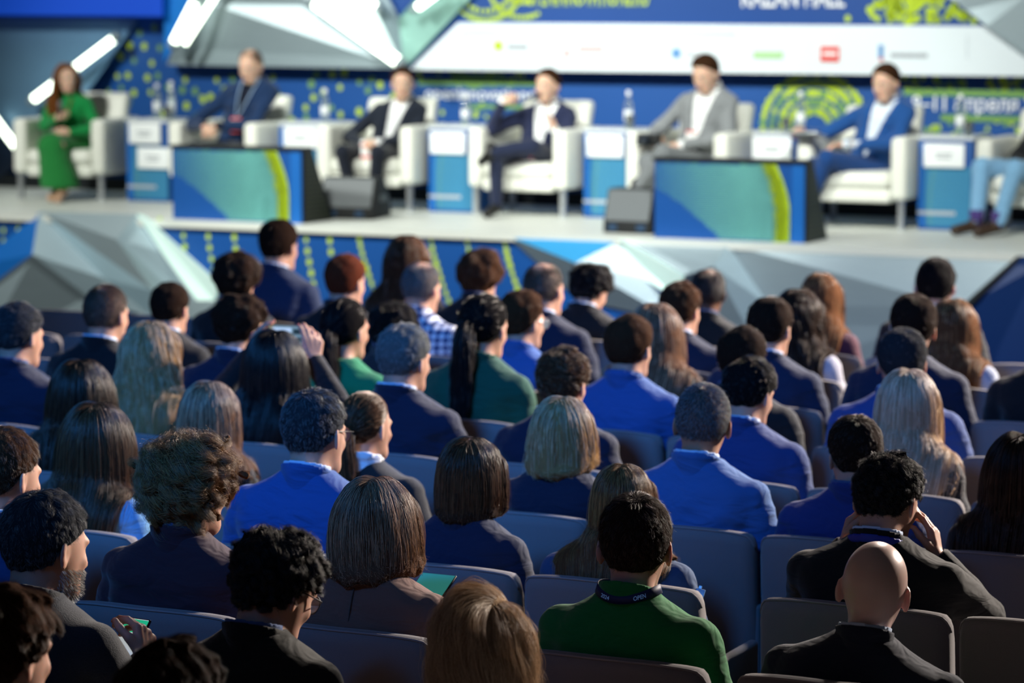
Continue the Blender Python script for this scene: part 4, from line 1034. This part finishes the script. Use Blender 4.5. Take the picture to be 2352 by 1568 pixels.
def audience(rec):
    (i, px, py, row, sex, hst, hcol, sk, cl, kind, ex, label, phrase) = rec
    ex = dict(ex); fem = sex == 'f'; rn = random.Random(i)
    face, phone, hold = ex.pop('face', 0), ex.pop('phone', 0), ex.pop('holdphone', 0)
    polo, beard, glasses, seam = ex.pop('polo', 0), ex.pop('beard', 0), ex.pop('glasses', 0), ex.pop('seam', 0)
    ex.setdefault('width', (.90 if fem else 1.03) + rn.uniform(-.02, .03)); ex.setdefault('lean', rn.uniform(.0, .06)); ex.setdefault('pitch', rn.uniform(3, 9)); ex.setdefault('roll', rn.uniform(-3, 3))
    arms = {}; hands = {}
    if phone:
        arms = {-1: ((-.36, .14, .92), (-.20, .24, 1.145)), 1: ((.30, .16, .90), (.075, .25, 1.14))}
        hands = {-1: ((.15, .2, 1), (.8, .6, 0), .45), 1: ((-.15, .2, 1), (-.8, .6, 0), .45)}
    if face:
        arms = {-1: ((-.27, .22, .80), (-.125, .14, .985)), 1: ((.27, .24, .80), (.13, .20, .965))}
        hands = {-1: ((.25, .25, 1), (.9, -.1, -.2), .5), 1: ((-.2, .1, 1), (-.9, -.1, -.1), .4)}
    if hold:
        arms = {1: ((.27, .12, .70), (.15, .27, .835)), -1: ((-.27, .0, .66), (-.12, .28, .62))}
        hands = {1: ((-.25, .45, .8), (-.9, -.1, -.3), .8)}
    ps = Pose(kind='jacket' if kind == 'jacket' else 'shirt', arms=arms, hands=hands, seed=i * 3, hs={'Z': 1.12, 'A': 1.12, 'B': 1.13, 'C': 1.07}.get(row, 1.04), **ex)
    st_ = HS[hst] if hst else None; up = st_['up'] if st_ else 0.0
    crown = ps.hc + np.array((0, 0, .114 + up)) * np.array((1, 1, ps.hs)) ; rz = RZ
    q = ROWQ[row]; cr = Vector((crown[0] * CT + crown[1] * ST, 0, 0))   # rotate by -TH: hall frame axes equal the person's own
    cq = q - .03 + crown[1]; s_, z_ = on_q(px, py, cq)
    sc = min(max(z_ / crown[2], .90), 1.08); cq = q - .03 + crown[1] * sc; s_, z_ = on_q(px, py, cq); dz = z_ - crown[2] * sc
    s_root = s_ - crown[0] * sc
    POS[i] = (row, s_root, phrase)
    root = empty('person', W(s_root, q - .03, dz), rz, sc); tag(root, label, 'person', 'people in the audience')
    nearp = row in 'ZABC'; h = {'Z': .0055, 'A': .0055, 'B': .0055, 'C': .006, 'D': .007, 'E': .008}.get(row, .0095)
    handsout = phone or face or hold
    V, Q = (body_mesh(ps, h, fem, True) if handsout else bust(ps, h, fem))
    body = mesh('body', V, Q, skin(sk), root)
    jm = plaid('cloth_plaid', '#d7dbe4', '#6f7fa6', '#26345c', 9.0) if cl == 'plaid' else cloth(cl)
    if kind == 'knit': jm = mat('tweed_' + cl, cl, .95, var=.9, scale=380, bump=.6, sheen=.2)
    jh = .0105 if nearp else .0135 if row in 'DE' else .017
    V, Q = jacket_mesh(ps, jh, short=bool(polo), wr=1.25 if kind == 'jacket' else 1.0)
    name = 'jacket' if kind == 'jacket' else 'sweater' if kind == 'knit' else 'shirt'
    jk = mesh(name, V, Q, jm, root)
    ch_ = .0055 if nearp else .008
    if kind == 'jacket' and not (fem and i in (24, 36)):
        V, Q = collar_mesh(ps, ch_, .067, .955, 1.052, .006, .35); mesh('collar', V, Q, jm, jk)
        if not fem:
            V, Q = collar_mesh(ps, ch_, .0610, .955, 1.064, .004, .30); mesh('shirt_collar', V, Q, cloth('#b9cbe6' if i % 3 else '#3c4f78'), root)
    elif kind != 'jacket' and not fem:
        V, Q = collar_mesh(ps, ch_, .066, .955, 1.056, .006, .38); mesh('collar', V, Q, jm, jk)
    if seam:
        pts = [(ps.xc(z), ps.yc(z) - np.interp(z, TZ, TR) - .0045, z) for z in np.linspace(.70, 1.0, 14)]; MB().tube(pts, .0022, 5).build('back_seam', cloth('#4a352e'), jk, True)
    if st_:
        n = {'Z': 7000, 'A': 8000, 'B': 7000, 'C': 6000, 'D': 5000, 'E': 4000, 'F': 3200}.get(row, 2500)
        if hst in ('crop', 'balding'): n = int(n * 1.6)
        if hst in ('fluffy', 'lob', 'bigcurl') and nearp: n = int(n * 1.9)
        X, u = make_hair(st_, ps, n, i)
        rad = {'Z': .00038, 'A': .00036, 'B': .00036, 'C': .00042, 'D': .0006, 'E': .0007}.get(row, .0009)
        hair_objects(root, X, u, ps, hairmat(*hcol), .0075 if nearp else .009 if row in 'DE' else .011, rad, st_.get('inset', .011), hairbase(hcol[0]), not st_.get('nofill'), st_.get('fly', (.04, .0022)))
    if beard:
        rb = np.random.RandomState(3); u = rb.normal(size=(5000, 3)); u /= np.linalg.norm(u, axis=1)[:, None]; p = np.array((0, .03, -.055)) + u * np.array((.066, .066, .075)); p = p[(p[:, 2] < -.045) & (p[:, 2] > -.112) & (p[:, 1] > .0) & ~((np.abs(p[:, 0]) < .02) & (p[:, 2] > -.06))]
        for _ in range(3):
            d = head_sdf(p); e = 1e-3; gr = np.stack([head_sdf(p + v) - d for v in np.eye(3) * e], 1) / e; p = p - gr * d[:, None]
        dr = gr + np.array((0, .2, -.4)); dr /= np.linalg.norm(dr, axis=1)[:, None]
        X = np.stack([p + dr * t * rb.uniform(.006, .013, len(p))[:, None] for t in (0, .35, .7, 1.0)], 1)
        W3 = (X.reshape(-1, 3) * ps.hs @ ps.R.T + ps.hc).astype(np.float32); hc = bpy.data.hair_curves.new('beard'); hc.add_curves([4] * len(p)); hc.attributes['position'].data.foreach_set('vector', W3.ravel())
        ra = hc.attributes.get('radius') or hc.attributes.new('radius', 'FLOAT', 'POINT'); ra.data.foreach_set('value', np.tile([.0005, .00045, .0004, .0002], len(p)).astype(np.float32))
        hc.materials.append(hairmat('#6c6e70', '#c4c6c6')); so = bpy.data.objects.new('beard', hc); COL.objects.link(so); so.parent = root
    if not handsout:
        for k in (0, 1): shared('hand', HANDS[k], root)
    shared('trousers', TROU, root)
    for k in (0, 1): shared('shoe', SHOES[k], root)
    return root, ps
def bust(ps, h, fem):
    R, c = ps.R, ps.hc; nk0 = np.array((ps.xc(.99), ps.yc(.99) - .005, .95)); nk1 = c + R @ np.array((0, -.025, -.045)); nr = .055 if not fem else .047
    def f(P):
        d = rc(P, nk0, nk1, nr + .008, nr); yo = ps.torso(P, .022, cut=1.03); d = smin(d, np.maximum(yo, .955 - P[:, 2]), .03)
        return smin(d, near(P, lambda X: head_sdf((X - c) @ R / ps.hs, fem) * ps.hs, c - .15, c + .15), .018)
    return polygonize(f, np.minimum(c - .17, (-.19 + ps.xc(1), ps.yc(1) - .13, .93)), np.maximum(c + .17, (.19 + ps.xc(1), ps.yc(1) + .13, 1.0)), h)
PEOPLE = {}
for rec in AUD:
    PEOPLE[rec[0]] = audience(rec)

# seats: one under each person, and the empty ones between
sp_ = seat_proto(); first = True; PITCH_S = .56
def put_seat(s, q, lab):
    global first
    o = sp_ if first else copy_tree(sp_); first = False
    o.location = W(s, q, 0); o.rotation_euler = (0, 0, RZ); tag(o, lab, 'seat', 'upholstered auditorium seats')
for row, q in ROWQ.items():
    ppl = sorted((s, ph) for (r, s, ph) in POS.values() if r == row)
    S = [p[0] for p in ppl]
    for _ in range(60):
        for k in range(len(S) - 1):
            g = S[k + 1] - S[k]
            if g < PITCH_S: e = (PITCH_S - g) / 2; S[k] -= e; S[k + 1] += e
        S = [a + (b[0] - a) * .03 for a, b in zip(S, ppl)]
    sl, sr = on_q(-60, 1000, q)[0], on_q(2412, 1000, q)[0]
    out = []
    for k, (s, ph) in enumerate(zip(S, [p[1] for p in ppl])): out.append((s, 'grey upholstered seat occupied by ' + ph))
    lo_ = S[0]; k = 0; nm = ['first', 'second', 'third', 'fourth', 'fifth', 'sixth', 'seventh']
    while lo_ - PITCH_S > sl - .3: lo_ -= PITCH_S; out.append((lo_, 'grey seat, %s to the left of %s' % (nm[k], ppl[0][1]))); k += 1
    hi_ = S[-1]; k = 0
    while hi_ + PITCH_S < sr + .3: hi_ += PITCH_S; out.append((hi_, 'grey seat, %s to the right of %s' % (nm[k], ppl[-1][1]))); k += 1
    for k in range(len(S) - 1):
        g = S[k + 1] - S[k]; m = int(round(g / PITCH_S)) - 1
        for j in range(m): out.append((S[k] + g * (j + 1) / (m + 1), 'grey seat %sbetween %s and %s' % ('' if m == 1 else nm[j] + ' of several ', ppl[k][1], ppl[k + 1][1])))
    for s, lab in out: put_seat(s, q - .03, lab)
# ------------------------------------------------------------------ the panel on the stage
def at_head(ps, p): return ps.hc + ps.R @ np.array(p, float) * ps.hs
def blob(name, ps, p, r, m, root, n=8):
    b = MB(); V = []; F = []
    for i in range(n + 1):
        th = math.pi * i / n
        for k in range(10):
            a = 2 * math.pi * k / 10; q = np.array((r[0] * math.sin(th) * math.cos(a), r[1] * math.sin(th) * math.sin(a), r[2] * math.cos(th))); V.append(at_head(ps, np.array(p) + q))
    for i in range(n):
        for k in range(10): F.append([i * 10 + k, (i + 1) * 10 + k, (i + 1) * 10 + (k + 1) % 10, i * 10 + (k + 1) % 10])
    return mesh(name, V, F, m, root)
eyew = mat('eye_white', '#d8d4d0', .3); eyed = mat('eye_dark', '#1c1512', .3); lipm = mat('lip', '#a5605a', .5)
def face_parts(root, ps, brow):
    for sg in (-1, 1):
        e = blob('eye', ps, (sg * .031, .0845, .0), (.013, .010, .0085), eyew, root); blob('iris', ps, (sg * .031, .0930, .0), (.006, .003, .006), eyed, e)
        blob('eyebrow', ps, (sg * .032, .092, .018), (.018, .006, .004), brow, root)
    blob('mouth', ps, (0, .097, -.066), (.022, .006, .006), lipm, root)
def panelist(px, py, chair, label, turn=0, sc=.90, lean=.0, head=(0, 5, 0), arms=None, hands=None, legs=None, fem=False, hair='panel', hcol=DBR, jacket='#1c2740', shirt='#f2f4f6', trousers='#1c2740', vneck=.06, kind='jacket', skirt=None, shoe='#141414', off=(0, 0), socks=None, jeans=False):
    s0, rot = CHAIRS[chair]; root_s, root_q = s0 + off[0], QCH + .0 + off[1]
    rz = RZ + math.pi + math.radians(turn); ct, sn = math.cos(math.radians(turn)), math.sin(math.radians(turn))
    st_ = HS[hair]; up = st_['up']
    def mk(side, dz):
        lg = {}
        for sg in (-1, 1):
            L4 = (legs or {})[sg] if legs else ((sg * .09, .02, .38), (sg * .13, .44, .42), (sg * .12, .41, .09), (sg * .14, .54, .035))
            lg[sg] = tuple((a / sc, b / sc, (c - dz) / sc) for a, b, c in L4)
        return Pose(yaw=head[0], pitch=head[1], roll=head[2], lean=lean, side=side, width=.9 if fem else 1.0, kind=kind, arms=arms, hands=hands, legs=lg, hip=(.37 - dz) / sc, seed=chair + 50, hs=1.09)
    side, dz = 0.0, -.05
    for _ in range(4):
        ps = mk(side, dz); cr = ps.hc + np.array((0, 0, .122 + up))
        hq = root_q - (cr[1] * ct + cr[0] * sn) * sc; ts, tz = on_q(px, py, hq)
        lx = -((ts - root_s) / sc - cr[1] * sn) / ct        # wanted crown x in the person's own frame
        side += (lx - cr[0]) / (cr[2] - .5); dz = tz - ZS - cr[2] * sc
    ps = mk(side, dz)
    root = empty('person', W(root_s, root_q, ZS + dz), rz, sc); tag(root, label, 'person', 'panel speakers on the stage')
    V, Q = body_mesh(ps, .0088, fem, True); mesh('body', V, Q, skin('stage'), root)
    face_parts(root, ps, hairbase(hcol[0]))
    jm = cloth(jacket)
    V, Q = jacket_mesh(ps, .0145, open_v=vneck if shirt else 0, hem=.45, wr=1.4); jk = mesh('jacket' if shirt else 'sweater', V, Q, jm, root)
    if shirt:
        V, Q = collar_mesh(ps, .008, .067, .965, 1.048, .006, .30, gap=.03); mesh('lapel_collar', V, Q, jm, jk)
        psh = mk(side, dz); psh.kind = 'shirt'
        V, Q = jacket_mesh(psh, .0145, hem=.46, off=.013, wr=.6, cut=1.03); sh = mesh('shirt', V, Q, cloth(shirt), root)
        V, Q = collar_mesh(ps, .0075, .061, .965, 1.062, .005, .30, gap=.016); mesh('shirt_collar', V, Q, cloth(shirt), sh)
        for k in (0, 1):
            ax = ps.wr[k] - ps.el[k]; ax /= np.linalg.norm(ax); MB().tube([ps.wr[k] - ax * .03, ps.wr[k] + ax * .022], .0365, 12).build('cuff', cloth(shirt), sh, True)
    if skirt:
        kn = [np.array(ps.legs[s_][1]) for s_ in (-1, 1)]; an = [np.array(ps.legs[s_][2]) for s_ in (-1, 1)]
        km, am = (kn[0] + kn[1]) / 2, (an[0] + an[1]) / 2
        def f(P):
            d = ell(P, (0, .02, ps.hip + .03), (.185, .15, .14)); d = smin(d, rc(P, (0, .05, ps.hip + .01), km, .135, .115), .05)
            lo = am + np.array((0, .02, .04)); d = smin(d, rc(P, km, lo, .115, .165), .04)
            ang = np.arctan2(P[:, 0] - lo[0], P[:, 1] - lo[1]); d = d + .007 * np.sin(ang * 26 + P[:, 2] * 6) * np.clip((km[2] + .12 - P[:, 2]) / .2, .15, 1)
            return np.maximum(d * .85, lo[2] - .03 - P[:, 2])
        V, Q = polygonize(f, np.minimum(am, (-.2, -.15, .3)) - .22, np.maximum(km, (.2, .15, ps.hip + .15)) + .2, .0125); mesh('pleated_skirt', V, Q, cloth(skirt), root)
        for s_ in (-1, 1):
            V, Q = polygonize(lambda P: rc(P, ps.legs[s_][1], ps.legs[s_][2], .05, .034), np.minimum(*map(np.array, ps.legs[s_][1:3])) - .08, np.maximum(*map(np.array, ps.legs[s_][1:3])) + .08, .012); mesh('lower_leg', V, Q, skin('stage'), root)
    else:
        V, Q = trousers_mesh(ps, .0145); mesh('trousers', V, Q, cloth(trousers, bump=.3 if not jeans else .5), root)
        if socks:
            for s_ in (-1, 1):
                a = np.array(ps.legs[s_][2]); MB().tube([a + np.array((0, 0, -.02)), a + np.array((0, 0, .08))], [.050, .054], 12).build('sock', cloth(socks), root, True)
    for s_ in (-1, 1):
        V, Q = shoe_mesh(ps.legs[s_][2], ps.legs[s_][3], .012); mesh('shoe', V, Q, mat('shoe_' + shoe, shoe, .4), root)
    X, u = make_hair(st_, ps, 2200, chair + 90); hair_objects(root, X, u, ps, hairmat(*hcol), .011, .0010, .010, hairbase(hcol[0]), not st_.get('nofill'))
    M = Matrix.Translation(W(root_s, root_q, ZS + dz)) @ Matrix.Rotation(rz, 4, 'Z') @ Matrix.Scale(sc, 4)
    return root, ps, M, rz, sc
def held(name, M, p, rz, sc):                 # an Empty for a thing held at a person's local point
    return empty(name, M @ Vector(p), rz, sc)
micg = mat('microphone_grey', '#3a3d42', .4, metal=.4); micm = mat('microphone_mesh', '#7d8084', .45, metal=.6, scale=300, bump=.5)
def microphone(M, p, d, rz, sc, lab):
    r = held('microphone', M, p, rz, sc); d = Vector(d).normalized()
    MB().tube([-d * .10, d * .06], [.011, .016], 10).build('handle', micg, r, True); MB().tube([d * .06, d * .075, d * .10, d * .115], [.019, .025, .024, .012], 12).build('grille', micm, r, True)
    tag(r, lab, 'microphone')
badgem = mat('badge_red', '#d8463e', .5); badgew = mat('badge_white', '#f0f0f0', .5)
def badge(M, p, rz, sc, lab, strap=None, sm=None, two=True):
    r = held('name_badge', M, p, rz, sc); bev(MB().box(-.045, .045, -.002, .002, -.06, .06).build('card', badgew, r), .003)
    MB().box(-.045, .045, .0022, .0032, -.06, -.035).build('red_band', badgem, r); MB().box(-.045, .045, .0022, .0032, .045, .06).build('red_band', badgem, r)
    if strap:
        for sg in (-1, 1): MB().tube([Vector((0, 0, .06))] + [Vector(q_) * 1 for q_ in strap(sg)], .006, 6).build('strap', sm, r, True)
    tag(r, lab, 'badge')

GW = '#0c7a3c'
P1 = panelist(152, 142, 0, 'woman in a green top and long pleated green skirt holding a microphone', turn=14, sc=.86, lean=.10, head=(38, 4, 0), fem=True, hair='wave', hcol=('#5e3414', '#b47636'), jacket='#0f8a45', shirt=None, skirt='#1f7a38', kind='shirt',
  arms={1: ((.24, .10, .72), (.07, .26, .80)), -1: ((-.25, .10, .70), (-.05, .28, .68))}, hands={1: ((-.5, .5, .4), (-.3, -.6, -.4), .9), -1: ((.8, .5, .1), (0, -.6, -.6), .7)},
  legs={-1: ((-.08, .02, .38), (-.03, .42, .43), (-.06, .44, .10), (-.07, .58, .03)), 1: ((.08, .02, .38), (.10, .40, .40), (.02, .34, .09), (.03, .46, .03))}, shoe='#c9a084', off=(0, -.05))
microphone(P1[2], P1[1].wr[1] + np.array((-.05, .06, .05)), (-.2, .25, 1), P1[3], P1[4], 'microphone held at her chest by the woman in green')
P2 = panelist(576, 113, 1, 'man in a dark blue blazer with a lanyard leaning forward and looking down', turn=4, sc=.93, lean=.22, head=(-8, 22, 0), hair='balding', hcol=DBR, jacket='#173056', shirt='#12182a', trousers='#171c2c', vneck=.05,
  arms={1: ((.27, .24, .66), (.06, .44, .66)), -1: ((-.27, .24, .66), (-.05, .42, .66))}, hands={1: ((-.7, .6, -.2), (0, -.3, -1), .6), -1: ((.7, .5, -.2), (0, -.3, -1), .6)})
ps2 = P2[1]; b0 = Vector((ps2.xc(.70), ps2.yc(.70) + .135, .66))
badge(P2[2], b0, P2[3], P2[4], 'red and white badge hanging from the leaning man\'s lanyard', strap=lambda sg: [Vector((ps2.xc(z) + sg * x, ps2.yc(z) + float(np.interp(z, TZ, TR)) + .012, z)) - b0 for z, x in ((.76, .020), (.85, .042), (.94, .058), (1.0, .066), (1.035, .068))], sm=mat('lanyard_pale_blue', '#9db8dc', .7))
P3 = panelist(925, 152, 2, 'man in a dark suit and white shirt clasping his hands', turn=10, sc=.88, lean=.10, head=(14, 5, 0), hair='panel', hcol=BRN, jacket='#1b2230', trousers='#161c2a', vneck=.07,
  arms={1: ((.28, .10, .70), (.07, .32, .66)), -1: ((-.28, .10, .70), (-.05, .33, .67))}, hands={1: ((-.8, .5, -.1), (.1, -.5, -.8), .7), -1: ((.8, .5, -.1), (0, -.6, -.8), .7)},
  legs={-1: ((-.09, .02, .38), (-.10, .45, .43), (-.05, .40, .09), (-.07, .55, .035)), 1: ((.09, .02, .38), (.17, .44, .43), (.12, .38, .09), (.16, .52, .035))})
badge(P3[2], (.03, .38, .60), P3[3], P3[4], 'red-edged badge in the lap of the hand-clasping man')
P4 = panelist(1258, 156, 3, 'man in a navy suit speaking into a microphone, legs crossed', turn=6, sc=.90, lean=.0, head=(-16, 2, 0), hair='panel', hcol=BRN, jacket='#232a48', trousers='#1f2741', vneck=.085,
  arms={1: ((.33, .20, .80), (.20, .27, 1.03)), -1: ((-.30, .14, .72), (-.25, .34, .83))}, hands={1: ((-.8, .25, .35), (-.3, -.6, -.4), 1.0), -1: ((.05, .35, .9), (.6, .5, -.1), .25)},
  legs={1: ((.10, .02, .38), (.15, .46, .44), (.16, .43, .09), (.18, .57, .035)), -1: ((-.10, .02, .38), (-.10, .40, .50), (.17, .52, .47), (.21, .60, .40))})
microphone(P4[2], P4[1].hc + P4[1].R @ np.array((.035, .16, -.085)), tuple(P4[1].R @ np.array((-.35, -.75, .35))), P4[3], P4[4], 'dark microphone held to the mouth of the speaking man')
badge(P4[2], (P4[1].xc(.64) - .01, P4[1].yc(.62) + .145, .64), P4[3], P4[4], 'red-edged badge on the white shirt of the speaking man')
P5 = panelist(1622, 124, 4, 'man in a light grey suit looking down at his lap', turn=-6, sc=.95, lean=.05, head=(-10, 24, 0), hair='panel', hcol=BRN, jacket='#84888c', trousers='#777b7f', vneck=.08,
  arms={1: ((.30, .08, .70), (.20, .32, .66)), -1: ((-.29, .08, .68), (-.03, .30, .62))}, hands={1: ((-.5, .6, .1), (-.3, -.2, -.9), .7), -1: ((.8, .5, -.1), (0, -.4, -.9), .5)},
  legs={-1: ((-.09, .02, .38), (.02, .46, .48), (.20, .50, .24), (.24, .62, .18)), 1: ((.09, .02, .38), (.15, .45, .42), (.13, .36, .09), (.15, .50, .035))})
r = held('camera', P5[2], (.17, .42, .66), P5[3], P5[4]); bev(MB().box(-.09, .09, -.035, .035, -.045, .045).build('housing', cab, r), .01); MB().tube([(0, .03, 0), (0, .10, 0)], [.038, .034], 14).build('lens', mat('lens_dark', '#202833', .15), r, True); tag(r, 'black camera in the lap of the man in the grey suit', 'camera')
badge(P5[2], (P5[1].xc(.66), P5[1].yc(.64) + .15, .66), P5[3], P5[4], 'red-edged badge on the shirt of the man in the grey suit')
P6 = panelist(2037, 145, 5, 'man in a bright blue suit holding a tablet, legs crossed', turn=-12, sc=.92, lean=.02, head=(-10, 14, 0), hair='panel', hcol=BRN, jacket='#1d4d8e', trousers='#17417e', vneck=.08, shirt='#dfe9f4',
  arms={1: ((.33, .14, .74), (.36, .38, .78)), -1: ((-.29, .10, .70), (-.02, .36, .70))}, hands={1: ((-.1, .9, .2), (-.5, 0, -.8), .7), -1: ((.8, .5, 0), (0, 0, -1), .5)},
  legs={-1: ((-.09, .02, .38), (.04, .47, .47), (.20, .44, .17), (.25, .57, .10)), 1: ((.09, .02, .38), (.16, .45, .41), (.22, .36, .09), (.25, .50, .035))}, shoe='#2a2c2e')
r = held('tablet', P6[2], (.24, .50, .77), P6[3], P6[4]); r.rotation_euler = (math.radians(12), 0, P6[3] + .1); bev(MB().box(-.15, .15, -.10, .10, -.005, .005).build('shell', mat('tablet_silver', '#c9ced2', .3, metal=.6), r), .004); MB().box(-.14, .14, -.092, .092, .0052, .0062).build('screen', mat('screen_dark', '#1a222a', .15), r); tag(r, 'thin tablet held flat by the man in the blue suit', 'tablet')
P7 = panelist(2440, 165, 6, 'person in light blue jeans and brown shoes cut by the right edge', turn=-24, sc=.93, lean=.0, head=(0, 5, 0), hair='panel', hcol=BRN, jacket='#1a1c20', shirt='#e6e6e6', trousers='#86b8e0', jeans=True, shoe='#3a2a20', socks='#4a3a78',
  legs={-1: ((-.09, .02, .38), (-.10, .46, .44), (-.02, .52, .09), (.03, .66, .035)), 1: ((.09, .02, .38), (.17, .47, .44), (.16, .52, .09), (.22, .66, .035))}, off=(.02, -.04))
# ------------------------------------------------------------------ things worn and held in the audience
def pm(i):
    o = PEOPLE[i][0]; return Matrix.Translation(o.location) @ Matrix.Rotation(o.rotation_euler.z, 4, 'Z') @ Matrix.Scale(o.scale[0], 4)
def glow(name, c, s): return mat(name, c, .3, emit=c, estr=s, var=.02)
# lanyard with lettering on the green polo
ps = PEOPLE[52][1]; o = PEOPLE[52][0]
ln = empty('lanyard', o.location, RZ, o.scale[0]); lanm = mat('lanyard_navy', '#0c1a4a', .6, var=.1, scale=200)
def lan_pt(a, dz, off=0.0):                   # a: 0 at the back, + to the right
    z0 = 1.034 + dz + .020 * math.sin(a) ** 2; r = .0765 + off
    return (ps.xc(1.02) + 1.12 * r * math.sin(a), ps.yc(1.03) - r * math.cos(a), z0)
n = 40; V, F = [], []
for k in range(n + 1):
    a = -2.2 + 4.4 * k / n
    V += [lan_pt(a, -.0115, .004), lan_pt(a, .0115, -.002), lan_pt(a, .0115, -.005), lan_pt(a, -.0115, .001)]
for k in range(n):
    for j in range(4): F.append([k * 4 + j, (k + 1) * 4 + j, (k + 1) * 4 + (j + 1) % 4, k * 4 + (j + 1) % 4])
mesh('band', V, F, lanm, ln)
def band_text(body, a0, width, h):
    cu = bpy.data.curves.new('t', 'FONT'); cu.body = body; cu.size = 1; cu.offset = .015; ob = bpy.data.objects.new('t', cu); COL.objects.link(ob)
    dg = bpy.context.evaluated_depsgraph_get(); dg.update(); me = bpy.data.meshes.new_from_object(ob.evaluated_get(dg)); bpy.data.objects.remove(ob)
    co = np.array([v.co[:] for v in me.vertices]); lo, hi = co.min(0), co.max(0)
    for v in me.vertices:
        t = (v.co.x - lo[0]) / (hi[0] - lo[0]); w = (v.co.y - lo[1]) / (hi[1] - lo[1])
        v.co = lan_pt(a0 + t * width / .0765, (w - .5) * h, .0042 - .006 * w * h / .023)
    me.materials.append(glow('lanyard_ink', '#8fc4ff', .05)); t = bpy.data.objects.new('lettering', me); COL.objects.link(t); t.parent = ln
band_text('OPEN', .50, .030, .011); band_text('2024', -.60, .026, .010)
tag(ln, 'navy lanyard with pale lettering round the neck of the green polo man', 'lanyard')
# glasses
def glasses_on(i, lab, m=None):
    ps = PEOPLE[i][1]; o = PEOPLE[i][0]; g = empty('glasses', o.location, RZ, o.scale[0]); m = m or mat('glasses_black', '#0c0c0e', .35)
    H = lambda x, y, z: Vector(ps.hc + ps.R @ np.array((x, y, z)))
    for sg in (-1, 1):
        ring = [H(sg * .033 + .024 * math.cos(a), .116 - .004 * abs(math.cos(a)), -.004 + .023 * math.sin(a)) for a in np.linspace(0, 2 * math.pi, 25)]
        f = MB().tube(ring, .0017, 6, False).build('rim', m, g, True)
        mesh('lens', [H(sg * .033 + .023 * math.cos(a), .1165, -.004 + .022 * math.sin(a)) for a in np.linspace(0, 2 * math.pi, 21)[:-1]], [list(range(20))], glassm, f)
        MB().tube([H(sg * .057, .112, .004), H(sg * .076, .095, .006), H(sg * .083, .02, .008), H(sg * .083, -.012, .004), H(sg * .080, -.028, -.012)], .0018, 6).build('temple', m, g, True)
    MB().tube([H(-.010, .117, .002), H(0, .119, .005), H(.010, .117, .002)], .0016, 6).build('bridge', m, g, True)
    tag(g, lab, 'glasses', 'glasses in the audience')
glasses_on(51, 'black round glasses on the man with dark curls')
glasses_on(45, 'thin dark glasses on the man with big light curls', mat('glasses_steel', '#3a3f48', .3, metal=.6))
glasses_on(38, 'dark glasses on the man in the vivid blue blazer')
glasses_on(19, 'pale glasses on the man in the blue shirt', mat('glasses_pale', '#b8bcc4', .25, metal=.7))
# phones and tablets
shell = mat('phone_shell', '#15171a', .3)
def slab(name, loc, rot, w, h, t, scr, lab, cat, rows=()):
    r = empty(name, loc); r.rotation_euler = rot; bev(MB().box(-w / 2, w / 2, 0, t, -h / 2, h / 2).build('shell', shell, r), min(t * .4, .004))
    sc_ = MB().box(-w / 2 + .004, w / 2 - .004, -.0008, .0004, -h / 2 + .004, h / 2 - .004).build('screen', scr, r)
    for (x0, x1, z0, z1, m) in rows: MB().box(x0 * w, x1 * w, -.0016, -.0006, z0 * h, z1 * h).build('screen_block', m, sc_)
    tag(r, lab, cat); return r
M24 = pm(24); p24 = PEOPLE[24][1]; c24 = (p24.wr[0] + p24.wr[1]) / 2
slab('phone', M24 @ Vector((c24[0], c24[1] + .045, c24[2] + .085)), (-.1, 0, RZ + .12), .165, .078, .009, glow('phone_view', '#9aa894', .35), 'phone held sideways above the head of the black-haired woman', 'phone', [(-.4, .1, .1, .35, glow('phone_view_bright', '#dfe6d8', .5)), (-.3, .35, -.35, -.1, glow('phone_view_dark', '#3c4a40', .2)), (.15, .4, .05, .3, glow('phone_view_dark', '#3c4a40', .2))])
M50 = pm(50); p50 = PEOPLE[50][1]; w = p50.wr[1]
slab('phone', M50 @ Vector((w[0] - .085, w[1] + .05, w[2] + .025)), (-.75, 0, RZ - .10), .076, .155, .009, glow('phone_white', '#dfe8ea', .5), 'phone with a green and white screen in the bearded man\'s hand', 'phone', [(-.47, .47, .22, .46, glow('phone_green', '#1fae7c', .8)), (-.30, .25, .30, .33, glow('phone_white', '#dfe8ea', .5))])
s_, z_ = on_q(984, 1322, 6.85); slab('tablet', W(s_, 6.85, z_ - .04), (-1.1, 0, RZ), .11, .15, .008, glow('tablet_teal', '#3fa39a', .35), 'tablet with a teal screen beside the shoulder of the woman in tan', 'tablet')
s_, z_ = on_q(1604, 1362, 7.27); r = empty('name_badge', W(s_, 7.27, z_), RZ); r.rotation_euler = (-.5, .15, RZ); bev(MB().box(-.017, .017, 0, .004, -.022, .014).build('card', mat('badge_pale_blue', '#7fb2e6', .3), r), .0015); MB().box(-.004, .004, -.001, .003, .014, .022).build('clip', chrome, r); tag(r, 'small pale blue badge at the elbow of the woman in denim blue', 'badge')
# scarf and lanyard ribbons
ps = PEOPLE[39][1]; V, Q = collar_mesh(ps, .007, .070, .985, 1.058, .010, .30); V = V + (n3(V, 90, 2) * .006)[:, None] * np.array((1, 1, .4)); mesh('scarf', V, Q, cloth('#dfe4ee'), PEOPLE[39][0])
ps = PEOPLE[43][1]; V, Q = collar_mesh(ps, .0055, .0745, 1.012, 1.036, .0045, .35); b_ = mesh('lanyard', V, Q, mat('lanyard_royal', '#1c2f9c', .6)); o = PEOPLE[43][0]; b_.location = o.location; b_.rotation_euler = o.rotation_euler; b_.scale = o.scale; tag(b_, 'royal blue lanyard round the neck of the man with hands to his face', 'lanyard')
